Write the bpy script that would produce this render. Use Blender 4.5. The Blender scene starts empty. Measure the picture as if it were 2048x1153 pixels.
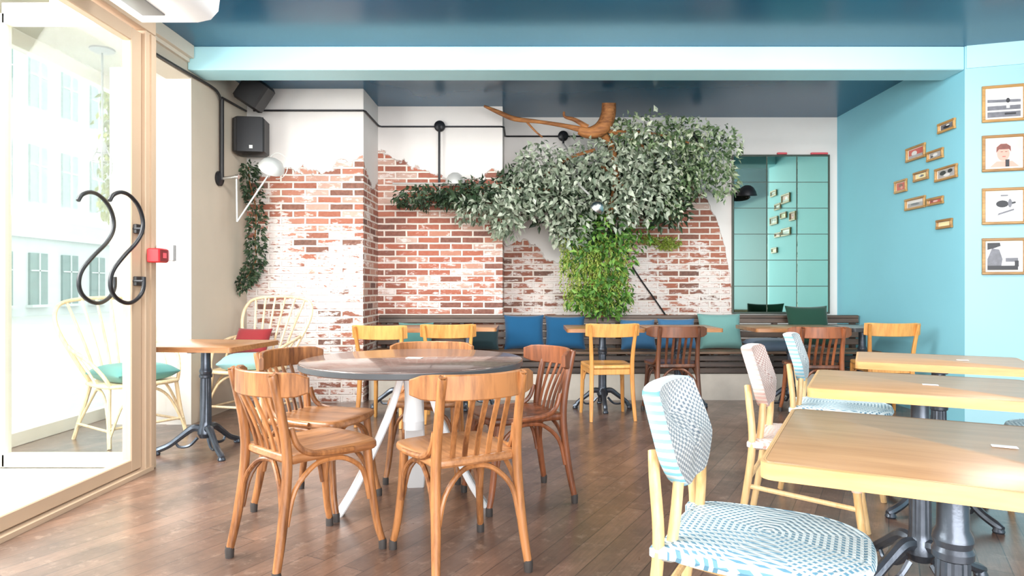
import bpy, math, random
from mathutils import Vector, Matrix, Euler

S = bpy.context.scene
COL = S.collection
R = math.radians
# ---------------------------------------------------------------- camera
cam_data = bpy.data.cameras.new('camera')
cam = bpy.data.objects.new('camera', cam_data)
COL.objects.link(cam)
cam.location = (0, 0, 1.10)
cam.rotation_euler = (R(90), 0, 0)
cam_data.sensor_width = 36.0
cam_data.lens = 36.0 * 1300 / 2048
cam_data.shift_x = -33 / 2048
cam_data.shift_y = 1.5 / 2048
cam_data.clip_end = 200
S.camera = cam
# ---------------------------------------------------------------- world (bright overcast sky) and exposure
W = bpy.data.worlds.new('sky'); S.world = W; W.use_nodes = True
wn = W.node_tree.nodes; wl = W.node_tree.links; wn.clear()
wo = wn.new('ShaderNodeOutputWorld'); wb = wn.new('ShaderNodeBackground')
wb.inputs[0].default_value = (0.93, 0.97, 1.0, 1); wb.inputs[1].default_value = 2.2
wl.new(wb.outputs[0], wo.inputs[0])
S.view_settings.view_transform = 'Standard'
S.view_settings.look = 'None'
S.view_settings.exposure = 0.22
S.view_settings.gamma = 1.0
S.view_settings.use_curve_mapping = False
S.cycles.use_denoising = True
S.cycles.max_bounces = 10
S.cycles.diffuse_bounces = 6
S.cycles.glossy_bounces = 4
S.cycles.transparent_max_bounces = 24
S.cycles.sample_clamp_indirect = 6.0


def portal_light(name, loc, rot, sx, sy, power, color=(1, 0.98, 0.95)):
    l = bpy.data.lights.new(name, 'AREA'); l.shape = 'RECTANGLE'; l.size = sx; l.size_y = sy
    l.energy = power; l.color = color
    o = bpy.data.objects.new(name, l); COL.objects.link(o); o.location = loc; o.rotation_euler = rot
    return o


# daylight through the street windows behind the camera and through the glazed front on the left
portal_light('front_window_daylight', (1.2, -2.6, 1.75), (R(90), 0, 0), 5.6, 2.3, 400)
portal_light('street_side_daylight', (-3.4, 1.9, 2.6), (R(58), 0, R(-90)), 3.6, 2.2, 440)
# unseen fill lights added below the ceiling to brighten the room
for px_, py_ in ((-1.2, 3.9), (0.7, 3.9), (2.5, 3.7)):
    portal_light('ceiling_fill_light', (px_, py_, 2.98), (R(18), 0, 0), 0.7, 0.4, 40, (1, 0.97, 0.92))


# ---------------------------------------------------------------- materials
def srgb(r, g, b):
    def f(c):
        c /= 255
        return c / 12.92 if c <= 0.04045 else ((c + 0.055) / 1.055) ** 2.4
    return (f(r), f(g), f(b), 1)


class NT:
    def __init__(s, name):
        s.m = bpy.data.materials.new(name); s.m.use_nodes = True
        s.t = s.m.node_tree; s.n = s.t.nodes; s.l = s.t.links; s.n.clear()
        s.out = s.n.new('ShaderNodeOutputMaterial')
        s.b = s.n.new('ShaderNodeBsdfPrincipled')
        s.l.new(s.b.outputs[0], s.out.inputs[0])

    def put(s, sock, v):
        if isinstance(v, bpy.types.NodeSocket): s.l.new(v, sock)
        else: sock.default_value = v

    def math(s, op, a, b=0.0, c=0.0, clamp=False):
        n = s.n.new('ShaderNodeMath'); n.operation = op; n.use_clamp = clamp
        s.put(n.inputs[0], a); s.put(n.inputs[1], b); s.put(n.inputs[2], c)
        return n.outputs[0]

    def coord(s, out='Object'):
        return s.n.new('ShaderNodeTexCoord').outputs[out]

    def map(s, vec, scale=(1, 1, 1), rot=(0, 0, 0), loc=(0, 0, 0)):
        n = s.n.new('ShaderNodeMapping'); s.put(n.inputs[0], vec)
        n.inputs['Scale'].default_value = scale; n.inputs['Rotation'].default_value = rot
        n.inputs['Location'].default_value = loc
        return n.outputs[0]

    def noise(s, vec, scale=5, detail=3, rough=0.55, out=0):
        n = s.n.new('ShaderNodeTexNoise'); s.put(n.inputs['Vector'], vec)
        n.inputs['Scale'].default_value = scale; n.inputs['Detail'].default_value = detail
        n.inputs['Roughness'].default_value = rough
        return n.outputs[out]

    def sep(s, vec):
        n = s.n.new('ShaderNodeSeparateXYZ'); s.put(n.inputs[0], vec); return n.outputs

    def comb(s, x=0.0, y=0.0, z=0.0):
        n = s.n.new('ShaderNodeCombineXYZ')
        for i, v in enumerate((x, y, z)): s.put(n.inputs[i], v)
        return n.outputs[0]

    def mix(s, f, a, b):
        n = s.n.new('ShaderNodeMix'); n.data_type = 'RGBA'
        s.put(n.inputs[0], f); s.put(n.inputs[6], a); s.put(n.inputs[7], b)
        return n.outputs[2]

    def ramp(s, f, stops, const=False):
        n = s.n.new('ShaderNodeValToRGB'); s.put(n.inputs[0], f)
        e = n.color_ramp.elements
        if const: n.color_ramp.interpolation = 'CONSTANT'
        while len(e) < len(stops): e.new(0.5)
        for i, (p, c) in enumerate(stops):
            e[i].position = p; e[i].color = c if len(c) == 4 else (*c, 1)
        return n.outputs[0]

    def range(s, v, a, b, c=0.0, d=1.0):
        n = s.n.new('ShaderNodeMapRange'); s.put(n.inputs[0], v)
        for i, x in enumerate((a, b, c, d)): s.put(n.inputs[i + 1], x)
        return n.outputs[0]

    def bump(s, h, strength=0.3, dist=0.01):
        n = s.n.new('ShaderNodeBump'); n.inputs['Strength'].default_value = strength
        n.inputs['Distance'].default_value = dist; s.put(n.inputs['Height'], h)
        s.l.new(n.outputs[0], s.b.inputs['Normal'])

    def set(s, color=None, rough=None, metal=None, **kw):
        if color is not None: s.put(s.b.inputs['Base Color'], color)
        if rough is not None: s.put(s.b.inputs['Roughness'], rough)
        if metal is not None: s.put(s.b.inputs['Metallic'], metal)
        for k, v in kw.items(): s.put(s.b.inputs[k.replace('_', ' ')], v)
        return s.m


def paint(name, c, rough=0.5, metal=0.0, var=0.06, scale=3.0, bump=0.0):
    t = NT(name); v = t.coord()
    n = t.noise(v, scale, 4)
    d = tuple(x * (1 - var) for x in c[:3]) + (1,)
    e = tuple(min(1, x * (1 + var)) for x in c[:3]) + (1,)
    m = t.set(t.mix(t.range(n, 0.3, 0.7), d, e), rough, metal)
    if bump: t.bump(t.noise(v, 60, 3), bump, 0.004)
    return m


def wood(name, light, dark, axis='Z', rough=0.38, scale=9.0, coat=0.15, crough=0.25):
    t = NT(name); v = t.coord()
    st = {'X': (0.12, 1, 1), 'Y': (1, 0.12, 1), 'Z': (1, 1, 0.12)}[axis]
    mv = t.map(v, st)
    g = t.noise(mv, scale * 5, 5, 0.6)
    g2 = t.noise(mv, scale, 2)
    f = t.math('ADD', t.math('MULTIPLY', g, 0.6), t.math('MULTIPLY', g2, 0.4))
    info = t.n.new('ShaderNodeObjectInfo').outputs['Random']
    f = t.math('ADD', f, t.math('MULTIPLY', t.math('SUBTRACT', info, 0.5), 0.16))
    m = t.set(t.ramp(f, [(0.34, dark), (0.62, light)]), rough)
    t.b.inputs['Coat Weight'].default_value = coat
    t.b.inputs['Coat Roughness'].default_value = crough
    t.bump(g, 0.08, 0.003)
    return m


def fabric(name, c, scale=260):
    t = NT(name); v = t.coord()
    n = t.noise(v, scale, 2); n2 = t.noise(v, 6, 3)
    d = tuple(x * 0.72 for x in c[:3]) + (1,)
    m = t.set(t.mix(t.math('ADD', t.math('MULTIPLY', n, 0.5), t.math('MULTIPLY', n2, 0.5)), d, c), 0.9)
    t.b.inputs['Sheen Weight'].default_value = 0.2
    t.bump(n, 0.4, 0.002)
    return m


def weave(name, base, dash, plane='XY', period=0.015, cx=0.0, cz=0.0):
    """woven plastic cane: concentric rows of small coloured dashes on a pale ground"""
    t = NT(name); x, y, z = t.sep(t.coord())
    u = t.math('SUBTRACT', x, cx)
    w = t.math('SUBTRACT', y if plane == 'XY' else z, cz)
    au = t.math('ABSOLUTE', u); aw = t.math('ABSOLUTE', w)
    r = t.math('MAXIMUM', t.math('MULTIPLY', t.math('ADD', au, t.math('MULTIPLY', aw, 1.5)), 0.62), t.math('MAXIMUM', t.math('MULTIPLY', aw, 1.15), t.math('MULTIPLY', au, 0.95)))
    ring = t.math('FRACT', t.math('DIVIDE', r, period))
    row = t.math('FLOOR', t.math('DIVIDE', r, period))
    if plane == 'XZ':   # the backs are woven in straight upright rows
        ring = t.math('FRACT', t.math('DIVIDE', u, period)); row = t.math('FLOOR', t.math('DIVIDE', u, period))
        u = w; w = 0.0
    along = t.math('ADD', t.math('DIVIDE', t.math('SUBTRACT', u, t.math('MULTIPLY', w, 0.35)), period * 0.95), t.math('MULTIPLY', row, 0.5))
    da = t.math('FRACT', along)
    m1 = t.math('MULTIPLY', t.math('GREATER_THAN', ring, 0.48), t.math('GREATER_THAN', da, 0.42))
    n = t.noise(t.coord(), 40, 2)
    col = t.mix(m1, base, dash)
    col = t.mix(t.range(n, 0.3, 0.7, 0.0, 0.12), col, dash)
    m = t.set(col, 0.45)
    h = t.math('MULTIPLY', t.math('SINE', t.math('MULTIPLY', ring, math.pi)), t.math('ADD', 0.5, t.math('MULTIPLY', t.math('SINE', t.math('MULTIPLY', da, math.pi)), 0.5)))
    t.bump(h, 0.6, 0.004)
    return m


def stripes(name, base, dash, axis=2, period=0.014):
    t = NT(name); c = t.sep(t.coord())
    f = t.math('FRACT', t.math('DIVIDE', c[axis], period))
    m = t.set(t.mix(t.math('GREATER_THAN', f, 0.55), base, dash), 0.5)
    t.bump(t.math('SINE', t.math('MULTIPLY', f, math.pi)), 0.5, 0.004)
    return m


def leaf_mat(name, stops, rough=0.45):
    t = NT(name)
    rnd = t.n.new('ShaderNodeNewGeometry').outputs['Random Per Island']
    col = t.ramp(rnd, stops)
    m = t.set(col, rough)
    t.b.inputs['Transmission Weight'].default_value = 0.0
    tr = t.n.new('ShaderNodeBsdfTranslucent'); t.l.new(col, tr.inputs[0])
    mx = t.n.new('ShaderNodeMixShader'); mx.inputs[0].default_value = 0.25
    t.l.new(t.b.outputs[0], mx.inputs[1]); t.l.new(tr.outputs[0], mx.inputs[2])
    t.l.new(mx.outputs[0], t.out.inputs[0])
    return m


def glass_mat(name, veil=0.0, tint=(0.96, 0.98, 0.97, 1), refl=0.06):
    """thin window glass: mostly clear, a faint mirror reflection and a white share painting in daylight haze"""
    t = NT(name); t.n.remove(t.b)
    tr = t.n.new('ShaderNodeBsdfTransparent'); tr.inputs[0].default_value = tint
    gl = t.n.new('ShaderNodeBsdfGlossy'); gl.inputs['Roughness'].default_value = 0.02
    df = t.n.new('ShaderNodeBsdfTranslucent'); df.inputs[0].default_value = (0.95, 0.97, 0.97, 1)
    a = t.n.new('ShaderNodeMixShader'); a.inputs[0].default_value = refl
    t.l.new(tr.outputs[0], a.inputs[1]); t.l.new(gl.outputs[0], a.inputs[2])
    b = t.n.new('ShaderNodeMixShader'); b.inputs[0].default_value = veil  # translucent white share stands in for daylight haze on the pane
    t.l.new(a.outputs[0], b.inputs[1]); t.l.new(df.outputs[0], b.inputs[2])
    t.l.new(b.outputs[0], t.out.inputs[0])
    return t.m


def brick_wall(name, pts, x0, x1, side=False, white=(1.2, 1.75), white_amt=0.5, side_white=0.0, seed=0.0, red=(150, 88, 70), dark=(96, 72, 64), mortar=(226, 212, 202), patch=0.5):
    """exposed brick below an irregular torn edge of white plaster; pts: (x, z) of the plaster's lower edge"""
    t = NT(name); X, Y, Z = t.sep(t.coord())
    u = Y if side else X
    vec = t.comb(t.math('ADD', u, seed), Z, 0.0)
    wob = t.noise(t.comb(u, seed, Z), 9, 2, out=1)
    wv = t.n.new('ShaderNodeVectorMath'); wv.operation = 'SCALE'; t.put(wv.inputs[0], wob); wv.inputs['Scale'].default_value = 0.008
    av = t.n.new('ShaderNodeVectorMath'); av.operation = 'ADD'; t.put(av.inputs[0], vec); t.l.new(wv.outputs[0], av.inputs[1])
    br = t.n.new('ShaderNodeTexBrick'); t.l.new(av.outputs[0], br.inputs['Vector'])
    bw, bh = 0.235, 0.069
    br.offset = 0.5; br.inputs['Scale'].default_value = 1.0
    br.inputs['Brick Width'].default_value = bw; br.inputs['Row Height'].default_value = bh
    br.inputs['Mortar Size'].default_value = 0.011; br.inputs['Mortar Smooth'].default_value = 0.3
    q = t.sep(av.outputs[0])
    row = t.math('FLOOR', t.math('DIVIDE', q[1], bh))
    odd = t.math('SUBTRACT', 1.0, t.math('FLOORED_MODULO', row, 2.0))
    colm = t.math('FLOOR', t.math('ADD', t.math('DIVIDE', q[0], bw), t.math('MULTIPLY', odd, 0.5)))
    wnz = t.n.new('ShaderNodeTexWhiteNoise'); wnz.noise_dimensions = '3D'; t.put(wnz.inputs['Vector'], t.comb(colm, row, seed))
    rnd = wnz.outputs['Value']
    bcol = t.ramp(rnd, [(0.0, srgb(*dark)), (0.14, srgb(*[int(a * .6 + b * .4) for a, b in zip(dark, red)])), (0.34, srgb(*red)), (0.62, srgb(red[0] + 14, red[1] + 8, red[2] + 4)), (0.84, srgb(186, 132, 112)), (1.0, srgb(196, 170, 158))])
    p3 = t.comb(u, seed, Z)
    n1 = t.noise(p3, 30, 4, 0.65); n2 = t.noise(p3, 2.2, 3); n3 = t.noise(t.map(p3, (0.35, 1, 1)), 22, 4, 0.7)
    bcol = t.mix(t.range(n1, 0.35, 0.75, 0.0, 0.4), bcol, srgb(186, 136, 118))
    col = t.mix(br.outputs['Fac'], bcol, srgb(*mortar))
    # lime-wash left on the bricks, in patches
    low = t.range(Z, white[1] + 0.1, white[1] - 0.3)
    wz = t.math('ADD', t.math('MULTIPLY', low, white_amt), t.math('MULTIPLY', t.math('SUBTRACT', n2, 0.5), patch * 2))
    wz = t.math('ADD', wz, t.math('MULTIPLY', t.math('SUBTRACT', rnd, 0.5), 0.35))
    w = t.math('ADD', wz, t.math('MULTIPLY', t.math('SUBTRACT', n3, 0.5), 1.7))
    wm = t.math('MULTIPLY', t.range(w, 0.18, 0.34), t.range(t.noise(t.map(p3, (0.3, 1, 1)), 60, 3, 0.6), 0.64, 0.56))
    col = t.mix(t.math('MULTIPLY', wm, 0.9), col, srgb(230, 221, 217))
    # plaster
    fc = t.n.new('ShaderNodeFloatCurve')
    t.l.new(t.range(u, x0, x1), fc.inputs['Value'])
    cv = fc.mapping.curves[0]
    ps = [((x - x0) / (x1 - x0), z / 3.2) for x, z in pts]
    while len(cv.points) < len(ps): cv.points.new(0.5, 0.5)
    for i, (a, b) in enumerate(ps):
        cv.points[i].location = (a, b); cv.points[i].handle_type = 'VECTOR'
    fc.mapping.update()
    edge = t.math('MULTIPLY', fc.outputs[0], 3.2)
    jag = t.math('MULTIPLY', t.math('SUBTRACT', t.noise(p3, 7, 4, 0.6), 0.5), 0.34)
    # the edge follows brick courses a little
    pl = t.range(t.math('SUBTRACT', t.math('ADD', Z, jag), edge), -0.006, 0.012)
    pcol = t.mix(t.noise(p3, 3, 4), srgb(220, 214, 211), srgb(230, 225, 222))
    col = t.mix(pl, col, pcol)
    h = t.math('MAXIMUM', t.math('MULTIPLY', t.math('SUBTRACT', 1.0, br.outputs['Fac']), t.math('ADD', 0.5, t.math('MULTIPLY', n1, 0.4))), t.math('MULTIPLY', pl, 1.5))
    m = t.set(col, 0.85)
    t.bump(h, 0.9, 0.010)
    return m


M = {}
M['plaster'] = paint('white_plaster', srgb(226, 221, 218), 0.85, var=0.02)
M['beige'] = paint('beige_wall_paint', srgb(196, 184, 168), 0.7, var=0.03)
M['beige_light'] = paint('pale_beige_paint', srgb(214, 203, 188), 0.6, var=0.03)
M['white_wall'] = paint('white_wall_paint', srgb(246, 243, 238), 0.7, var=0.01)
M['blue'] = paint('sky_blue_wall_paint', srgb(136, 203, 221), 0.62, var=0.03, scale=1.2)
M['blue_window_lit'] = paint('window_lit_blue_paint', srgb(158, 201, 213), 0.62, var=0.02, scale=1.5)  # paler copy of the wall blue: brightness from facing windows put into the colour
M['beam'] = paint('pale_turquoise_beam_paint', srgb(176, 224, 234), 0.5, var=0.02)
M['ceiling'] = paint('petrol_blue_gloss_ceiling', srgb(8, 82, 116), 0.22, var=0.05, scale=0.8)
M['ceiling_bay'] = paint('cream_soffit', srgb(176, 169, 152), 0.8, var=0.02)
M['frame_tan'] = paint('tan_door_frame_paint', srgb(190, 165, 140), 0.45, var=0.03)
M['frame_cream'] = paint('cream_joinery_paint', srgb(238, 232, 222), 0.5, var=0.02)
M['white_gloss'] = paint('white_enamel', srgb(240, 240, 242), 0.3, var=0.01)
M['black'] = paint('black_plastic', srgb(30, 28, 30), 0.5, var=0.08)
M['black_metal'] = paint('black_iron', srgb(38, 38, 42), 0.4, metal=0.4, var=0.1)
M['iron'] = paint('dark_grey_cast_iron', srgb(84, 90, 100), 0.30, metal=0.7, var=0.15, scale=20, bump=0.15)
M['chrome'] = paint('brushed_steel', srgb(205, 205, 205), 0.25, metal=1.0, var=0.04)
M['silver'] = paint('silver_paint', srgb(196, 196, 194), 0.4, metal=0.3, var=0.05)
M['grey'] = paint('grey_plastic', srgb(140, 140, 140), 0.5)
M['red'] = paint('red_plastic', srgb(214, 34, 44), 0.4, var=0.03)
M['dark_red'] = paint('dark_red_plastic', srgb(120, 30, 36), 0.4, var=0.03)
M['pink'] = paint('coral_pink_plastic', srgb(222, 90, 100), 0.5)
M['card'] = paint('white_card', srgb(244, 240, 236), 0.6, var=0.01)
M['chair_wood'] = wood('honey_brown_bentwood', srgb(184, 122, 72), srgb(98, 56, 28))
M['chair_wood_y'] = wood('honey_brown_bentwood_seat', srgb(186, 128, 82), srgb(124, 76, 44), 'Y')
M['chair_dark'] = wood('dark_brown_bentwood', srgb(120, 72, 48), srgb(66, 38, 26))
M['chair_red'] = wood('reddish_brown_bentwood', srgb(158, 92, 56), srgb(92, 50, 30))
M['chair_yellow'] = wood('golden_beech', srgb(218, 160, 88), srgb(182, 118, 54))
M['foot'] = paint('dark_worn_foot', srgb(58, 52, 50), 0.6)
M['table_oak'] = wood('oak_tabletop', srgb(206, 156, 108), srgb(178, 128, 82), 'X', rough=0.34, scale=5, coat=0.3, crough=0.22)
M['table_edge'] = wood('pale_oak_edge', srgb(228, 180, 120), srgb(206, 152, 92), 'X', rough=0.4)
M['table_dark'] = wood('dark_walnut_round_top', srgb(104, 84, 78), srgb(66, 54, 52), 'X', rough=0.2, scale=6, coat=0.5, crough=0.05)
M['table_rim'] = paint('slate_grey_table_rim', srgb(74, 76, 80), 0.4)
M['table_wood'] = wood('brown_bistro_top', srgb(186, 132, 86), srgb(140, 92, 56), 'X', rough=0.3)
M['table_grey'] = wood('grey_brown_bistro_top', srgb(150, 140, 134), srgb(110, 98, 92), 'X', rough=0.3)
M['rattan'] = wood('pale_rattan_cane', srgb(234, 200, 150), srgb(204, 160, 104), 'Z', rough=0.4, scale=14)
M['rattan_pale'] = wood('bleached_cane', srgb(236, 214, 178), srgb(208, 176, 132), 'Z', rough=0.45, scale=14)
M['rattan_wrap'] = paint('pink_beige_cane_wrap', srgb(228, 180, 160), 0.5)
M['bench'] = wood('dark_stained_bench_slats', srgb(98, 78, 66), srgb(52, 42, 38), 'X', rough=0.45, scale=5)
M['bench_light'] = wood('worn_brown_bench_slats', srgb(150, 118, 92), srgb(96, 72, 56), 'X', rough=0.45, scale=5)
M['plinth'] = paint('chalky_white_plinth', srgb(214, 205, 194), 0.85, var=0.08, scale=5)
M['cushion_blue'] = fabric('royal_blue_velvet', srgb(0, 82, 126))
M['cushion_blue2'] = fabric('mid_blue_cotton', srgb(56, 108, 150))
M['cushion_teal'] = fabric('sea_green_linen', srgb(112, 160, 156))
M['cushion_green'] = fabric('dark_green_velvet', srgb(18, 66, 50))
M['cushion_grey'] = fabric('blue_grey_cotton', srgb(110, 128, 150))
M['cushion_dark'] = fabric('dark_teal_cotton', srgb(30, 56, 62))
M['cushion_pale'] = fabric('pale_aqua_cotton', srgb(150, 196, 200))
M['cushion_aqua'] = fabric('aqua_green_cotton', srgb(92, 150, 146))
M['cushion_red'] = fabric('dark_red_cotton', srgb(140, 30, 36))
M['bark'] = wood('peeling_tan_bark', srgb(190, 128, 72), srgb(112, 66, 34), 'X', rough=0.75, scale=8, coat=0)
M['gold_frame'] = wood('golden_brown_frame_wood', srgb(190, 146, 84), srgb(138, 96, 50), 'X', rough=0.4)
M['mount'] = paint('cream_picture_mount', srgb(236, 228, 216), 0.7, var=0.01)
M['photo_grey'] = paint('grey_photo_print', srgb(168, 166, 168), 0.4, var=0.25, scale=14)
M['photo_dark'] = paint('black_photo_tone', srgb(40, 40, 46), 0.4)
M['photo_mid'] = paint('mid_grey_photo_tone', srgb(112, 112, 120), 0.4, var=0.2, scale=30)
M['photo_pale'] = paint('pale_photo_tone', srgb(226, 224, 224), 0.4, var=0.03)
M['photo_pink'] = paint('faded_pink_photo_tone', srgb(226, 190, 186), 0.4, var=0.05, scale=12)
M['photo_skin'] = paint('rosy_skin_photo_tone', srgb(222, 160, 146), 0.4, var=0.03)
M['photo_brown'] = paint('brown_photo_tone', srgb(122, 70, 62), 0.4, var=0.15, scale=30)
M['photo_red'] = paint('red_photo_tone', srgb(196, 92, 84), 0.4, var=0.1, scale=30)
M['photo_yellow'] = paint('pale_yellow_photo_tone', srgb(246, 232, 180), 0.4, var=0.03)
M['mirror'] = NT('antique_mirror').set(srgb(206, 234, 218), 0.03, 1.0)
M['mirror_dark'] = NT('dim_reflection_mirror').set(srgb(158, 172, 160), 0.05, 1.0)  # darker tint on the left panes paints in the dark room they reflect
M['mirror_joint'] = paint('dark_mirror_joint', srgb(72, 84, 76), 0.4)
M['glass'] = glass_mat('door_glass', 0.0, refl=0.03)
M['glass_panel'] = glass_mat('side_panel_glass', 0.006, refl=0.014)
M['building'] = paint('pale_facade', srgb(216, 219, 219), 0.8, var=0.03)  # one even pale base colour
M['building_pane'] = paint('pale_grey_green_window', srgb(132, 152, 150), 0.4, var=0.1)
M['pavement'] = paint('pale_stone_pavement', srgb(214, 212, 208), 0.8, var=0.05)
M['weave_blue'] = weave('white_and_blue_woven_cane_seat', srgb(218, 232, 238), srgb(92, 136, 160), 'XY', 0.019)
M['weave_blue_back'] = weave('white_and_grey_blue_woven_cane_back', srgb(218, 218, 218), srgb(112, 122, 134), 'XZ', 0.0155, 0, 0.715)
M['weave_pink_back'] = weave('white_and_pink_woven_cane_back', srgb(226, 204, 196), srgb(170, 128, 120), 'XZ', 0.0165, 0, 0.715)
M['weave_pink'] = weave('white_and_pink_woven_cane_seat', srgb(236, 224, 218), srgb(200, 160, 150), 'XY', 0.017)
M['weave_rim'] = stripes('white_and_sky_blue_striped_cane_rim', srgb(220, 232, 238), srgb(128, 190, 212), 2, 0.022)
M['weave_rim_pink'] = stripes('white_and_pink_striped_cane_rim', srgb(240, 226, 220), srgb(214, 176, 168), 2, 0.020)
M['leaf_silver'] = leaf_mat('silver_green_leaves', [(0.0, srgb(84, 100, 82)), (0.35, srgb(136, 150, 128)), (0.7, srgb(182, 192, 172)), (1.0, srgb(216, 222, 206))])
M['leaf_varieg'] = leaf_mat('white_edged_ficus_leaves', [(0.0, srgb(66, 92, 58)), (0.4, srgb(110, 134, 92)), (0.75, srgb(172, 188, 150)), (1.0, srgb(232, 236, 216))])
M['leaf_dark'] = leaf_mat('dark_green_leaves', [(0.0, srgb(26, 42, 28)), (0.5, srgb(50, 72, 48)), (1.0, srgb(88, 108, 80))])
M['leaf_bright'] = leaf_mat('fresh_green_leaves', [(0.0, srgb(44, 84, 32)), (0.5, srgb(84, 132, 52)), (1.0, srgb(140, 180, 84))])
M['leaf_lime'] = leaf_mat('lime_green_strands', [(0.0, srgb(112, 138, 48)), (0.5, srgb(152, 172, 70)), (1.0, srgb(190, 198, 110))])
M['ochre'] = leaf_mat('ochre_green_leaves', [(0.0, srgb(110, 122, 40)), (1.0, srgb(176, 176, 84))])


def floor_material():
    t = NT('worn_brown_floorboards'); v = t.coord()
    mv = t.map(v, (1, 1, 1), (0, 0, R(-61)))
    br = t.n.new('ShaderNodeTexBrick'); t.put(br.inputs['Vector'], mv)
    br.offset = 0.37; br.inputs['Scale'].default_value = 1
    br.inputs['Brick Width'].default_value = 1.9; br.inputs['Row Height'].default_value = 0.105
    br.inputs['Mortar Size'].default_value = 0.0022; br.inputs['Mortar Smooth'].default_value = 0.2
    br.inputs['Color1'].default_value = srgb(140, 106, 88); br.inputs['Color2'].default_value = srgb(104, 77, 64)
    br.inputs['Mortar'].default_value = srgb(58, 42, 36)
    g = t.noise(t.map(mv, (1, 14, 1)), 7, 5, 0.65)
    n = t.noise(v, 2.4, 5, 0.65)
    col = t.mix(t.range(g, 0.3, 0.72, 0.0, 0.6), br.outputs['Color'], srgb(76, 54, 44))
    col = t.mix(t.range(n, 0.42, 0.68, 0.0, 0.6), col, srgb(62, 48, 42))
    sc = t.noise(v, 11, 6, 0.75)
    col = t.mix(t.range(sc, 0.55, 0.72, 0.0, 0.5), col, srgb(170, 144, 126))
    m = t.set(col, t.range(n, 0.3, 0.7, 0.26, 0.44), Coat_Weight=0.7, Coat_Roughness=0.24)
    t.bump(t.math('ADD', t.math('MULTIPLY', t.math('SUBTRACT', 1.0, br.outputs['Fac']), 0.6), t.math('MULTIPLY', g, 0.25)), 0.35, 0.004)
    return m


M['floor'] = floor_material()


# ---------------------------------------------------------------- mesh helpers
def spline(pts, k=6, closed=False):
    P = [Vector(p) for p in pts]; n = len(P); out = []
    segs = n if closed else n - 1
    for i in range(segs):
        if closed: a, b, c, d = P[(i - 1) % n], P[i], P[(i + 1) % n], P[(i + 2) % n]
        else: a, b, c, d = P[max(i - 1, 0)], P[i], P[i + 1], P[min(i + 2, n - 1)]
        for j in range(k):
            t = j / k
            out.append(0.5 * ((2 * b) + (c - a) * t + (2 * a - 5 * b + 4 * c - d) * t * t + (3 * b - a - 3 * c + d) * t ** 3))
    if not closed: out.append(P[-1])
    return out


def lerps(vals, n):
    out = []
    for i in range(n):
        t = i / (n - 1) * (len(vals) - 1) if n > 1 else 0
        a = min(int(t), len(vals) - 2) if len(vals) > 1 else 0
        out.append(vals[0] if len(vals) == 1 else vals[a] + (vals[a + 1] - vals[a]) * (t - a))
    return out


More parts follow.
